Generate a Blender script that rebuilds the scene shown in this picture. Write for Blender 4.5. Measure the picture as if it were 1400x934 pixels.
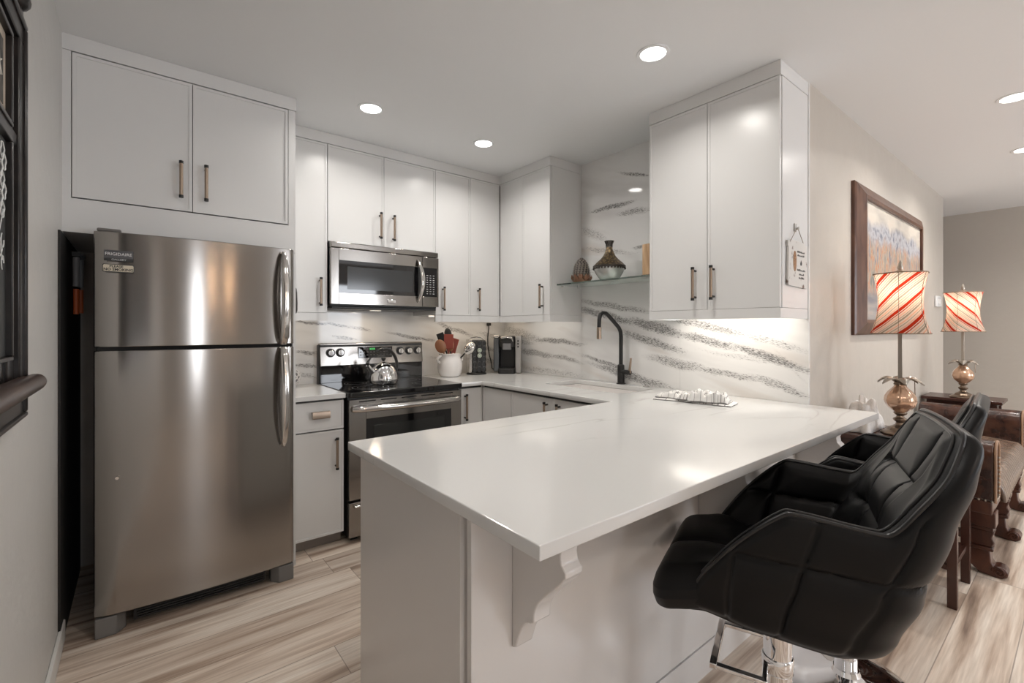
import bpy, bmesh, math, random
from mathutils import Vector, Matrix
random.seed(7)
for o in list(bpy.data.objects): bpy.data.objects.remove(o)
S = bpy.context.scene
COL = S.collection
PI = math.pi
def R(a): return math.radians(a)

# ------------------------------------------------------------ camera
cam = bpy.data.cameras.new('camera')
cam.sensor_width = 36.0
cam.lens = 637.75 / 1400 * 36
cam.shift_y = -18.52 / 1400
cam.clip_start = 0.02
camo = bpy.data.objects.new('camera', cam); COL.objects.link(camo)
camo.location = (0, 0, 1.305)
camo.rotation_euler = (R(90), 0, R(-38.707))
S.camera = camo
# ------------------------------------------------------------ world, exposure
S.view_settings.view_transform = 'Standard'
try: S.view_settings.look = 'None'
except Exception: pass
S.view_settings.exposure = 0.0
S.view_settings.gamma = 1.0
S.view_settings.use_curve_mapping = False
W = bpy.data.worlds.new('world'); S.world = W
W.use_nodes = True
W.node_tree.nodes['Background'].inputs[0].default_value = (0.90, 0.94, 1.0, 1)
W.node_tree.nodes['Background'].inputs[1].default_value = 10.5
LAMP_POWER = 5.0        # each recessed downlight
STRIP_POWER = .42       # under-cabinet strips
TABLE_LAMP_POWER = 5.0
WARM = (1.0, 0.90, 0.80)
DAY_POWER = 70.0

# ------------------------------------------------------------ helpers
def setp(o, label=None, cat=None, group=None, kind=None):
    if label: o['label'] = label
    if cat: o['category'] = cat
    if group: o['group'] = group
    if kind: o['kind'] = kind
    return o
def empty(name, loc=(0, 0, 0), rz=0.0, label=None, cat=None, group=None):
    o = bpy.data.objects.new(name, None); COL.objects.link(o)
    o.empty_display_size = 0.05
    o.location = loc; o.rotation_euler = (0, 0, rz)
    return setp(o, label, cat, group)
def obj(name, bm, mat, parent=None, smooth=None, label=None, cat=None, group=None, kind=None, bev=0, sub=0, seg=2, mats=None):
    me = bpy.data.meshes.new(name)
    bmesh.ops.recalc_face_normals(bm, faces=bm.faces)
    bm.to_mesh(me); bm.free()
    if mats:
        for m in mats: me.materials.append(m)
    else: me.materials.append(mat)
    o = bpy.data.objects.new(name, me); COL.objects.link(o)
    if parent is not None: o.parent = parent
    if bev:
        m = o.modifiers.new('bevel', 'BEVEL'); m.width = bev; m.segments = seg; m.limit_method = 'ANGLE'; m.angle_limit = R(35)
        m.harden_normals = False
    if sub:
        m = o.modifiers.new('sub', 'SUBSURF'); m.levels = sub; m.render_levels = sub
    if smooth is None: smooth = 35
    if smooth:
        try:
            me.polygons.foreach_set('use_smooth', [True] * len(me.polygons))
            me.set_sharp_from_angle(angle=R(smooth))
        except Exception: pass
    setp(o, label, cat, group, kind)
    return o
def box(bm, x0, x1, y0, y1, z0, z1, mi=0):
    vs = [bm.verts.new((x, y, z)) for x in (x0, x1) for y in (y0, y1) for z in (z0, z1)]
    for f in ((0,1,3,2),(4,6,7,5),(0,4,5,1),(2,3,7,6),(0,2,6,4),(1,5,7,3)):
        fa = bm.faces.new([vs[i] for i in f]); fa.material_index = mi
    return bm
def NB(*boxes):
    bm = bmesh.new()
    for b in boxes: box(bm, *b)
    return bm
def prism(bm, pts, z0, z1, axis='z', mi=0):
    """extrude a 2-D polygon along an axis (pts are the other two coords)."""
    def mk(p, h):
        if axis == 'z': return (p[0], p[1], h)
        if axis == 'x': return (h, p[0], p[1])
        return (p[0], h, p[1])
    a = [bm.verts.new(mk(p, z0)) for p in pts]; b = [bm.verts.new(mk(p, z1)) for p in pts]
    n = len(pts)
    fs = [bm.faces.new(a), bm.faces.new(b)]
    for i in range(n): fs.append(bm.faces.new((a[i], a[(i+1) % n], b[(i+1) % n], b[i])))
    for f in fs: f.material_index = mi
    return bm
def lathe(bm, prof, n=32, c=(0, 0, 0), mod=None, sx=1, sy=1, cap=True, mi=0):
    rings = []
    for r, z in prof:
        ring = []
        for i in range(n):
            a = 2*PI*i/n
            rr = r if mod is None else r * mod(a, z)
            ring.append(bm.verts.new((c[0]+rr*math.cos(a)*sx, c[1]+rr*math.sin(a)*sy, c[2]+z)))
        rings.append(ring)
    for k in range(len(rings)-1):
        for i in range(n):
            f = bm.faces.new((rings[k][i], rings[k][(i+1) % n], rings[k+1][(i+1) % n], rings[k+1][i])); f.material_index = mi
    if cap:
        for rg in (rings[0], rings[-1]):
            try:
                f = bm.faces.new(rg); f.material_index = mi
            except Exception: pass
    return bm
def tube(bm, pts, r, n=12, closed=False, cap=True, flat=(1, 1), mi=0):
    pts = [Vector(p) for p in pts]
    rs = r if isinstance(r, (list, tuple)) else [r]*len(pts)
    m = len(pts); rings = []
    up = None
    for i in range(m):
        if closed: t = pts[(i+1) % m] - pts[i-1]
        else: t = pts[min(i+1, m-1)] - pts[max(i-1, 0)]
        if t.length < 1e-9: t = Vector((0, 0, 1))
        t.normalize()
        if up is None:
            ref = Vector((0, 0, 1)) if abs(t.z) < .9 else Vector((1, 0, 0))
            u = t.cross(ref).normalized()
        else:
            u = (up - t*up.dot(t)).normalized()
        up = u
        w = t.cross(u)
        rings.append([bm.verts.new(pts[i] + (u*math.cos(2*PI*k/n)*flat[0] + w*math.sin(2*PI*k/n)*flat[1])*rs[i]) for k in range(n)])
    rng = m if closed else m-1
    for i in range(rng):
        a, b = rings[i], rings[(i+1) % m]
        for k in range(n):
            f = bm.faces.new((a[k], a[(k+1) % n], b[(k+1) % n], b[k])); f.material_index = mi
    if cap and not closed:
        bm.faces.new(rings[0]); bm.faces.new(rings[-1])
    return bm
def cyl(bm, c, r, h, n=24, axis='z'):
    """cylinder whose base centre is c"""
    rings = []
    for k in (0, 1):
        ring = []
        for i in range(n):
            a = 2*PI*i/n; p = r*math.cos(a); q = r*math.sin(a)
            if axis == 'z': v = (c[0]+p, c[1]+q, c[2]+k*h)
            elif axis == 'y': v = (c[0]+p, c[1]+k*h, c[2]+q)
            else: v = (c[0]+k*h, c[1]+p, c[2]+q)
            ring.append(bm.verts.new(v))
        rings.append(ring)
    for i in range(n): bm.faces.new((rings[0][i], rings[0][(i+1) % n], rings[1][(i+1) % n], rings[1][i]))
    bm.faces.new(rings[0]); bm.faces.new(rings[1])
    return bm
def ball(bm, c, r, n=16, sc=(1, 1, 1)):
    m = Matrix.Translation(c) @ Matrix.Diagonal((sc[0], sc[1], sc[2], 1))
    bmesh.ops.create_uvsphere(bm, u_segments=n, v_segments=max(6, n//2), radius=r, matrix=m)
    return bm
def grid(bm, fn, nu, nv, cu=False):
    vs = [[bm.verts.new(fn(i/(nu if cu else nu-1), j/(nv-1))) for j in range(nv)] for i in range(nu)]
    for i in range(nu if cu else nu-1):
        for j in range(nv-1):
            bm.faces.new((vs[i][j], vs[(i+1) % nu][j], vs[(i+1) % nu][j+1], vs[i][j+1]))
    return vs
def text(name, s, size, mat, parent, M, depth=0.0006, sx=1.0, align='CENTER', bold=0.0):
    cu = bpy.data.curves.new(name, 'FONT'); cu.body = s; cu.size = size; cu.align_x = align; cu.align_y = 'CENTER'
    cu.extrude = depth; cu.offset = bold; cu.resolution_u = 2
    t = bpy.data.objects.new('tmp', cu); COL.objects.link(t)
    dg = bpy.context.evaluated_depsgraph_get(); dg.update()
    me = bpy.data.meshes.new_from_object(t.evaluated_get(dg))
    me.transform(Matrix.Diagonal((sx, 1, 1, 1)))
    me.transform(M)
    bpy.data.objects.remove(t); bpy.data.curves.remove(cu)
    me.name = name; me.materials.clear(); me.materials.append(mat)
    o = bpy.data.objects.new(name, me); COL.objects.link(o)
    if parent is not None: o.parent = parent
    return o
def facing_minus_y(x, y, z): return Matrix.Translation((x, y, z)) @ Matrix.Rotation(R(90), 4, 'X')
def facing_plus_x(x, y, z): return Matrix.Translation((x, y, z)) @ Matrix.Rotation(R(90), 4, 'Z') @ Matrix.Rotation(R(90), 4, 'X')

# ------------------------------------------------------------ materials
class N:
    def __init__(s, name):
        s.m = bpy.data.materials.new(name); s.m.use_nodes = True
        s.t = s.m.node_tree; s.b = s.t.nodes['Principled BSDF']
    def n(s, typ, **kw):
        nd = s.t.nodes.new(typ)
        for k, v in kw.items():
            if k.startswith('i_'):
                key = k[2:]; key = int(key) if key.isdigit() else key.replace('_', ' ')
                nd.inputs[key].default_value = v
            else: setattr(nd, k, v)
        return nd
    def l(s, a, ao, b, bi): s.t.links.new(a.outputs[ao], b.inputs[bi])
    def ramp(s, src, out, stops, interp='LINEAR'):
        r = s.t.nodes.new('ShaderNodeValToRGB'); r.color_ramp.interpolation = interp
        e = r.color_ramp.elements
        while len(e) < len(stops): e.new(0.5)
        for i, (p, c) in enumerate(stops):
            e[i].position = p; e[i].color = (*c, 1) if len(c) == 3 else c
        s.l(src, out, r, 0); return r
    def math(s, op, a=None, b=None, ai=0, bi=0, av=None, bv=None):
        m = s.t.nodes.new('ShaderNodeMath'); m.operation = op
        if a is not None: s.t.links.new(a.outputs[ai], m.inputs[0])
        elif av is not None: m.inputs[0].default_value = av
        if b is not None: s.t.links.new(b.outputs[bi], m.inputs[1])
        elif bv is not None: m.inputs[1].default_value = bv
        return m
    def mix(s, fac, fo, a, b, typ='MIX'):
        m = s.t.nodes.new('ShaderNodeMix'); m.data_type = 'RGBA'; m.blend_type = typ
        if fac is None: m.inputs[0].default_value = fo
        else: s.t.links.new(fac.outputs[fo], m.inputs[0])
        for k, v in ((6, a), (7, b)):
            if isinstance(v, tuple) and not isinstance(v[0], bpy.types.Node): m.inputs[k].default_value = (*v, 1) if len(v) == 3 else v
            else: s.t.links.new(v[0].outputs[v[1]], m.inputs[k])
        return m
    def set(s, **kw):
        for k, v in kw.items(): s.b.inputs[k.replace('_', ' ')].default_value = v
        return s
    def bump(s, src, out, strength=.2, dist=.01):
        b = s.n('ShaderNodeBump', i_Strength=strength, i_Distance=dist)
        s.l(src, out, b, 'Height'); s.l(b, 0, s.b, 'Normal'); return b
def plain(name, col, rough=.5, metal=0, spec=.5, coat=0, bump=None, **kw):
    k = N(name); k.set(Base_Color=(*col, 1), Roughness=rough, Metallic=metal)
    k.b.inputs['Specular IOR Level'].default_value = spec
    if coat: k.b.inputs['Coat Weight'].default_value = coat; k.b.inputs['Coat Roughness'].default_value = .06
    tc = k.n('ShaderNodeTexCoord')
    nz = k.n('ShaderNodeTexNoise', i_Scale=(bump[0] if bump else 40.0), i_Detail=4.0)
    k.l(tc, 'Object', nz, 'Vector')
    if bump: k.bump(nz, 0, bump[1], bump[2])
    else:
        mr = k.n('ShaderNodeMapRange', i_3=max(0, rough-.006), i_4=rough+.006)
        k.l(nz, 0, mr, 0); k.l(mr, 0, k.b, 'Roughness')
    for a, v in kw.items(): k.b.inputs[a.replace('_', ' ')].default_value = v
    return k.m
M = {}
M['wall'] = plain('wall_paint', (.62, .61, .59), .42, bump=(9, .25, .02))
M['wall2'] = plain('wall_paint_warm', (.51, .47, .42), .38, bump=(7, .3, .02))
M['ceil'] = plain('ceiling_paint', (.80, .81, .82), .75)
M['cab'] = plain('cabinet_lacquer', (.735, .735, .73), .27)
M['cabgap'] = plain('cabinet_shadow_gap', (.05, .05, .05), .6)
M['panel'] = plain('peninsula_panel_lacquer', (.68, .655, .635), .22)
M['base'] = plain('skirting_paint', (.72, .71, .69), .4)
M['toe'] = plain('toe_kick_grey', (.30, .27, .25), .5)
M['brass'] = plain('handle_bronze', (.42, .33, .26), .32, 1)
M['black'] = plain('black_metal', (.012, .012, .012), .4)
M['blackplastic'] = plain('black_plastic', (.02, .02, .02), .35)
M['dark'] = plain('dark_recess', (.008, .008, .008), .8)
M['bglass'] = plain('black_glass', (.006, .006, .007), .04, spec=.8)
M['bglass2'] = plain('black_glass_window', (.028, .03, .032), .12, spec=.7)
M['chrome'] = plain('chrome', (.85, .85, .86), .06, 1)
M['ssp'] = plain('polished_steel', (.62, .60, .58), .14, 1)
M['whitecer'] = plain('white_ceramic', (.80, .77, .75), .2, coat=.3)
M['leather'] = plain('black_leather', (.0045, .0045, .005), .40, spec=.26, bump=(260, .06, .001))
M['piping'] = plain('black_piping', (.02, .02, .021), .3)
M['darkwood'] = plain('dark_wood', (.05, .018, .012), .25)
M['text_dark'] = plain('dark_lettering', (.03, .03, .03), .5)
M['text_light'] = plain('pale_lettering', (.7, .7, .7), .4)
M['magnet'] = plain('cream_magnet', (.62, .56, .44), .5)
M['green'] = N('green_display').set(Base_Color=(.02, .1, .02, 1)).m
M['green'].node_tree.nodes['Principled BSDF'].inputs['Emission Color'].default_value = (.15, 1, .25, 1)
M['green'].node_tree.nodes['Principled BSDF'].inputs['Emission Strength'].default_value = .6
def emit(name, col, st):
    k = N(name); k.set(Base_Color=(*col, 1)); k.b.inputs['Emission Color'].default_value = (*col, 1); k.b.inputs['Emission Strength'].default_value = st
    return k.m
M['lampdisc'] = emit('downlight_lens', (1, .97, .93), 9)
M['strip'] = emit('led_strip_diffuser', (1, .9, .78), 1)

def steel():
    k = N('brushed_steel'); k.set(Base_Color=(.335, .315, .295, 1), Metallic=1.0, Roughness=.27)
    k.b.inputs['Anisotropic'].default_value = .8
    k.b.inputs['Anisotropic Rotation'].default_value = 0.25
    tg = k.n('ShaderNodeTangent', direction_type='RADIAL', axis='Z'); k.l(tg, 0, k.b, 'Tangent')
    tc = k.n('ShaderNodeTexCoord'); mp = k.n('ShaderNodeMapping'); mp.inputs['Scale'].default_value = (3, 3, 260)
    k.l(tc, 'Object', mp, 0); nz = k.n('ShaderNodeTexNoise', i_Scale=1.0, i_Detail=3.0); k.l(mp, 0, nz, 0)
    mr = k.n('ShaderNodeMapRange', i_3=.15, i_4=.18); k.l(nz, 0, mr, 0); k.l(mr, 0, k.b, 'Roughness')
    return k.m
M['ss'] = steel()
def quartz():
    k = N('white_quartz'); k.set(Roughness=.13)
    k.b.inputs['Specular IOR Level'].default_value = .5
    tc = k.n('ShaderNodeTexCoord')
    mp = k.n('ShaderNodeMapping'); mp.inputs['Rotation'].default_value = (0, 0, R(25)); mp.inputs['Scale'].default_value = (.55, 2.4, 1)
    k.l(tc, 'Object', mp, 0)
    nz = k.n('ShaderNodeTexNoise', i_Scale=1.1, i_Detail=6.0, i_Distortion=.5); k.l(mp, 0, nz, 0)
    d = k.math('SUBTRACT', nz, None, bv=.5); a = k.math('ABSOLUTE', d)
    r = k.ramp(a, 0, [(0, (1, 1, 1)), (.005, (.35, .35, .35)), (.02, (0, 0, 0))])
    n2 = k.n('ShaderNodeTexNoise', i_Scale=1.6, i_Detail=2.0); k.l(tc, 'Object', n2, 0)
    r2 = k.ramp(n2, 0, [(.45, (0, 0, 0)), (.65, (1, 1, 1))])
    f = k.math('MULTIPLY', r, r2); f2 = k.math('MULTIPLY', f, None, bv=.7)
    mx = k.mix(f2, 0, (.69, .69, .68), (.38, .36, .33)); k.l(mx, 2, k.b, 'Base Color')
    return k.m
M['quartz'] = quartz()
STREAKS_Y = [(-1.9855, 2.368, 0.1254, 0.0104, -0.3331, 0.9), (-2.1905, 2.1805, 0.1805, 0.016, 0.0028, 1.1), (-1.992, 2.111, 0.1253, 0.0209, -0.0719, 0.8), (-2.3555, 2.0125, 0.1156, 0.0298, -0.4424, 0.55), (-2.238, 1.871, 0.2265, 0.0157, -0.2, 0.6), (-1.926, 1.862, 0.0591, 0.012, 0.0677, 0.9), (-2.171, 1.463, 0.3078, 0.0207, -0.1566, 0.8), (-2.2405, 1.3945, 0.2803, 0.0254, -0.2212, 1.1), (-1.8185, 1.3095, 0.215, 0.0283, -0.2275, 1.1), (-1.4635, 1.2305, 0.2015, 0.0234, -0.2227, 1.0), (-1.113, 1.148, 0.2044, 0.0192, -0.2877, 1.1), (-1.465, 1.317, 0.2357, 0.0216, -0.2007, 0.9), (-1.0985, 1.2325, 0.1745, 0.0193, -0.2637, 0.55), (-1.853, 1.2175, 0.2254, 0.0262, -0.2396, 1.0), (-1.6665, 1.081, 0.1903, 0.0277, -0.1371, 0.85), (-1.3405, 1.0385, 0.1957, 0.0169, -0.1101, 0.8), (-1.0545, 0.998, 0.1363, 0.0193, -0.2672, 0.8), (-2.2325, 1.048, 0.2098, 0.0156, -0.2259, 1.0), (-2.0385, 0.976, 0.3157, 0.0256, -0.1816, 1.0), (-3.198, 1.2515, 0.249, 0.0382, -0.2002, 0.7), (-2.7565, 1.195, 0.2738, 0.018, -0.0438, 1.0), (-3.0035, 1.089, 0.2464, 0.0249, -0.0853, 0.9), (-2.664, 1.062, 0.1821, 0.0169, -0.1101, 0.8), (-2.8455, 0.9445, 0.3627, 0.024, -0.029, 0.5), (-2.2755, 1.7145, 0.1924, 0.0259, -0.2872, 0.35), (-3.1815, 1.1785, 0.1518, 0.02, -0.0626, 0.6), (-2.308, 2.642, 0.1642, 0.0204, -0.3873, 0.4), (-1.2255, 1.137, 0.263, 0.0119, -0.1067, 0.35), (-1.0005, 1.1085, 0.1011, 0.008, -0.7994, 0.3)]
STREAKS_X = [(0.959, 1.3435, 0.1134, 0.009, -0.0839, 1.1), (1.1415, 1.326, 0.0913, 0.0098, -0.1985, 1.0), (1.295, 1.3015, 0.0768, 0.0107, -0.2166, 0.8), (1.186, 1.2295, 0.0835, 0.0109, -0.114, 0.9), (1.7185, 1.23, 0.1874, 0.0118, -0.2042, 1.0), (2.1365, 1.288, 0.1732, 0.0182, -0.2989, 0.9), (1.8815, 1.202, 0.0477, 0.009, -0.084, 0.9), (0.9185, 1.1335, 0.0729, 0.0129, -0.1031, 1.0), (0.9185, 1.039, 0.0733, 0.0129, -0.1506, 1.0), (0.9135, 0.9705, 0.069, 0.0147, -0.2116, 0.6), (2.45, 1.129, 0.1898, 0.0196, -0.2015, 0.7), (2.4585, 1.0095, 0.1966, 0.0188, -0.1455, 0.6), (2.076, 1.045, 0.1891, 0.0129, -0.106, 0.5), (2.517, 1.2375, 0.1382, 0.0197, -0.1782, 0.6)]
def marble(axis):
    """white slab with dry-brushed dark streaks; each streak = centre along the wall, height, half length, half width, slant, strength"""
    k = N('streaked_marble_' + ('side' if axis == 'y' else 'back')); k.set(Roughness=.06)
    tc = k.n('ShaderNodeTexCoord'); sp = k.n('ShaderNodeSeparateXYZ'); k.l(tc, 'Object', sp, 0)
    s = k.math('MULTIPLY', sp, None, ai=(1 if axis == 'y' else 0), bv=(-1.0 if axis == 'y' else 1.0))
    cb = k.n('ShaderNodeCombineXYZ'); k.l(s, 0, cb, 0); k.l(sp, 2, cb, 1)
    wz = k.n('ShaderNodeTexNoise', i_Scale=7.0, i_Detail=3.0); k.l(cb, 0, wz, 0)
    wv = k.math('SUBTRACT', wz, None, bv=.5); wv2 = k.math('MULTIPLY', wv, None, bv=.045)
    cw = k.n('ShaderNodeCombineXYZ'); k.l(wv2, 0, cw, 1)
    ad = k.n('ShaderNodeVectorMath', operation='ADD'); k.l(cb, 0, ad, 0); k.l(cw, 0, ad, 1)
    tot = None
    for (cs, ct, ln, wd, an, st) in (STREAKS_Y if axis == 'y' else STREAKS_X):
        mp = k.n('ShaderNodeMapping', vector_type='TEXTURE')
        mp.inputs['Location'].default_value = (cs, ct, 0); mp.inputs['Rotation'].default_value = (0, 0, an); mp.inputs['Scale'].default_value = (ln*1.45, wd*1.5, 1)
        k.l(ad, 0, mp, 0)
        le = k.n('ShaderNodeVectorMath', operation='LENGTH'); k.l(mp, 0, le, 0)
        v = k.n('ShaderNodeMapRange', i_1=1.0, i_2=.45, i_3=0.0, i_4=st*.62); k.t.links.new(le.outputs['Value'], v.inputs[0])
        tot = v if tot is None else k.math('MAXIMUM', tot, v)
    def stretched(sx, sy, detail, off, rot, dist=0.0):
        r_ = k.n('ShaderNodeMapping'); r_.inputs['Rotation'].default_value = (0, 0, R(rot)); k.l(cb, 0, r_, 0)
        mp = k.n('ShaderNodeMapping'); mp.inputs['Scale'].default_value = (sx, sy, 1); mp.inputs['Location'].default_value = (off, off*.37, 0)
        k.l(r_, 0, mp, 0)
        n = k.n('ShaderNodeTexNoise', i_Scale=1.0, i_Detail=detail, i_Distortion=dist); k.l(mp, 0, n, 0); return n
    rt = 13 if axis == 'y' else 8
    fine = stretched(60, 330, 7.0, 9.7, rt, .6)
    f1 = k.math('SUBTRACT', fine, None, bv=.5); f2 = k.math('MULTIPLY', f1, None, bv=3.6)
    gate = k.n('ShaderNodeMapRange', i_1=0.0, i_2=.25); k.l(tot, 0, gate, 0)
    sm = k.math('ADD', tot, f2); core = k.ramp(sm, 0, [(.35, (0, 0, 0)), (.9, (1, 1, 1))]); core2 = k.math('MULTIPLY', core, gate)
    # soft grey-brown halo round the streaks and faint clouds over the slab
    cloud = stretched(1.6, 7, 3.0, 3.1, rt); cl = k.ramp(cloud, 0, [(.50, (0, 0, 0)), (.72, (.30, .30, .30))])
    halo = k.math('MULTIPLY', tot, None, bv=.55); hal = k.math('MAXIMUM', halo, cl)
    mx0 = k.mix(hal, 0, (.80, .795, .785), (.43, .41, .395))
    tan = stretched(1.3, 6, 3.0, 51.0, rt); tr = k.ramp(tan, 0, [(.60, (0, 0, 0)), (.76, (.4, .4, .4))])
    mx1 = k.mix(tr, 0, (mx0, 2), (.55, .45, .37))
    c3 = k.math('MULTIPLY', core2, None, bv=.85)
    mx2 = k.mix(c3, 0, (mx1, 2), (.055, .05, .05)); k.l(mx2, 2, k.b, 'Base Color')
    return k.m
M['marble_y'] = marble('y'); M['marble_x'] = marble('x')
def floorwood():
    k = N('pale_plank_floor'); k.set(Roughness=.38)
    tc = k.n('ShaderNodeTexCoord'); sp = k.n('ShaderNodeSeparateXYZ'); k.l(tc, 'Object', sp, 0)
    w = .195; L = 1.35
    row = k.math('DIVIDE', sp, None, ai=1, bv=w); ri = k.math('FLOOR', row); rf = k.math('FRACT', row)
    wn = k.n('ShaderNodeTexWhiteNoise', noise_dimensions='1D'); k.l(ri, 0, wn, 'W')
    off = k.math('MULTIPLY', wn, None, bv=L*3)
    xs = k.math('ADD', sp, off, ai=0); xd = k.math('DIVIDE', xs, None, bv=L); ci = k.math('FLOOR', xd); cf = k.math('FRACT', xd)
    cid = k.n('ShaderNodeCombineXYZ'); k.l(ri, 0, cid, 0); k.l(ci, 0, cid, 1)
    wn2 = k.n('ShaderNodeTexWhiteNoise', noise_dimensions='2D'); k.l(cid, 0, wn2, 'Vector')
    sh = k.math('MULTIPLY', wn2, None, bv=40.0)
    v = k.n('ShaderNodeCombineXYZ')
    sx = k.math('MULTIPLY', sp, None, ai=0, bv=1.0); sx2 = k.math('ADD', sx, sh); k.l(sx2, 0, v, 0)
    sy = k.math('ADD', sp, sh, ai=1); k.l(sy, 0, v, 1)
    def st(a, b, det, dist=0.0):
        mp = k.n('ShaderNodeMapping'); mp.inputs['Scale'].default_value = (a, b, 1); k.l(v, 0, mp, 0)
        n = k.n('ShaderNodeTexNoise', i_Scale=1.0, i_Detail=det, i_Distortion=dist); k.l(mp, 0, n, 0); return n
    g1 = st(.9, 15, 5.0, .5); c1 = k.ramp(g1, 0, [(.36, (.86, .79, .71)), (.50, (.74, .64, .55)), (.60, (.52, .41, .33)), (.73, (.20, .14, .11))])
    g2 = st(5, 120, 3.0); c2 = k.ramp(g2, 0, [(.3, (.78, .76, .74)), (.7, (1, 1, 1))])
    m1 = k.mix(None, 1.0, (c1, 0), (c2, 0), 'MULTIPLY')
    tint = k.ramp(wn2, 0, [(0, (.78, .75, .73)), (.5, (1, .97, .94)), (1, (1.0, 1.0, 1.0))])
    m2 = k.mix(None, 1.0, (m1, 2), (tint, 0), 'MULTIPLY')
    def edge(fr, width):
        a = k.math('SUBTRACT', fr, None, bv=.5); b = k.math('ABSOLUTE', a); c = k.math('GREATER_THAN', b, None, bv=.5-width); return c
    e = k.math('MAXIMUM', edge(rf, .009), edge(cf, .0013))
    e2 = k.math('MULTIPLY', e, None, bv=.6)
    m3 = k.mix(e2, 0, (m2, 2), (.12, .085, .065)); k.l(m3, 2, k.b, 'Base Color')
    k.bump(e, 0, -.3, .002)
    return k.m
M['floor'] = floorwood()
def brownleather(name, a, b, sc=14):
    k = N(name); k.set(Roughness=.25); k.b.inputs['Coat Weight'].default_value = .35; k.b.inputs['Coat Roughness'].default_value = .12; tc = k.n('ShaderNodeTexCoord')
    n = k.n('ShaderNodeTexNoise', i_Scale=float(sc), i_Detail=5.0); k.l(tc, 'Object', n, 0)
    r = k.ramp(n, 0, [(.35, a), (.7, b)]); k.l(r, 0, k.b, 'Base Color'); k.bump(n, 0, .35, .01); return k.m
M['brleather'] = brownleather('brown_leather', (.018, .006, .005), (.085, .034, .02))
M['tanleather'] = brownleather('tan_leather', (.10, .062, .043), (.19, .13, .095), 10)
def wood(name, a, b, sc=(2, 2, 30)):
    k = N(name); k.set(Roughness=.28); tc = k.n('ShaderNodeTexCoord'); mp = k.n('ShaderNodeMapping'); mp.inputs['Scale'].default_value = sc
    k.l(tc, 'Object', mp, 0); n = k.n('ShaderNodeTexNoise', i_Scale=3.0, i_Detail=4.0, i_Distortion=.6); k.l(mp, 0, n, 0)
    r = k.ramp(n, 0, [(.3, a), (.7, b)]); k.l(r, 0, k.b, 'Base Color'); return k.m
M['carvedwood'] = wood('carved_dark_wood', (.03, .009, .006), (.10, .035, .02), (6, 6, 2))
M['framewood'] = wood('picture_frame_wood', (.045, .015, .009), (.14, .065, .038), (10, 10, 2))
M['boardwood'] = wood('blackboard_frame_wood', (.006, .0055, .0055), (.020, .016, .015), (8, 2, 8))
def glass(name, col, rough=.02, ior=1.45):
    k = N(name); k.set(Base_Color=(*col, 1), Roughness=rough, IOR=ior); k.b.inputs['Transmission Weight'].default_value = 1.0; return k.m
M['glass'] = glass('shelf_glass', (.80, .93, .88))
M['amber'] = plain('amber_lustre_glass', (.60, .38, .25), .08, .6, coat=.8)
M['bronze'] = plain('antique_bronze', (.20, .15, .11), .3, .9)
M['agedbrass'] = plain('aged_silver_pole', (.42, .38, .33), .3, .9)
# ------------------------------------------------------------ the room
ZC = 2.56; XL = -.252; XS = 2.671; YB = 3.442; YP = .911; YR = -3.2; XF = 7.1
obj('floor', NB((XL-.1, XF+.1, YR-.1, YB+.12, -.08, 0)), M['floor'], kind='structure', smooth=0)
obj('ceiling', NB((XL-.1, XF+.1, YR-.1, YB+.12, ZC, ZC+.1)), M['ceil'], kind='structure', smooth=0)
obj('wall_left', NB((XL-.1, XL, YR-.1, YB+.12, 0, ZC)), M['wall'], kind='structure', smooth=0)
obj('wall_back', NB((XL, XF, YB+.015, YB+.12, 0, ZC)), M['wall'], kind='structure', smooth=0)
obj('wall_sink', NB((XS+.015, XS+.13, YP+.12, YB+.015, 0, ZC)), M['wall2'], kind='structure', smooth=0)
obj('wall_picture', NB((XS+.015, 6.06, YP, YP+.12, 0, ZC)), M['wall2'], kind='structure', smooth=0)
obj('wall_far', NB((XF, XF+.1, YR, YB+.015, 0, ZC)), M['wall2'], kind='structure', smooth=0)
fill_wins = [(.38, .72), (2.9, 3.9), (5.2, 6.3)]; wz0, wz1 = .55, 2.2  # unseen rear windows, added for daylight fill and a pale band in the fridge
bm = bmesh.new(); xs = [XL] + [v for w in fill_wins for v in w] + [XF]
for i in range(0, len(xs), 2): box(bm, xs[i], xs[i+1], YR-.1, YR, 0, ZC)
for a, b in fill_wins: box(bm, a, b, YR-.1, YR, 0, wz0); box(bm, a, b, YR-.1, YR, wz1, ZC)
obj('wall_rear', bm, M['wall'], kind='structure', smooth=0)
for i, (a, b) in enumerate(fill_wins):
    bm = bmesh.new(); c = (a+b)/2
    for bx in ((a, a+.05, wz0, wz1), (b-.05, b, wz0, wz1), (a+.05, b-.05, wz0, wz0+.05), (a+.05, b-.05, wz1-.05, wz1)) + (((c-.025, c+.025, wz0+.05, wz1-.05),) if b-a > 1 else ()):
        box(bm, bx[0], bx[1], YR-.08, YR-.02, bx[2], bx[3])
    w = obj('window_%d' % (i+1), bm, M['base'], kind='structure', smooth=0)
    pl = bpy.data.lights.new('window_portal', 'AREA'); pl.shape = 'RECTANGLE'; pl.size = b-a; pl.size_y = wz1-wz0
    pl.cycles.is_portal = True
    po = bpy.data.objects.new('window_portal', pl); COL.objects.link(po); po.location = (c, YR-.05, (wz0+wz1)/2); po.rotation_euler = (R(90), 0, 0)
obj('baseboard_left', NB((XL, XL+.014, YR, 2.70, 0, .085)), M['base'], kind='structure', bev=.004)
obj('baseboard_picture', NB((XS+.02, 6.06, YP-.014, YP, 0, .085)), M['base'], kind='structure', bev=.004)
obj('baseboard_far', NB((XF-.014, XF, YR, YB, 0, .085)), M['base'], kind='structure', bev=.004)
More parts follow.
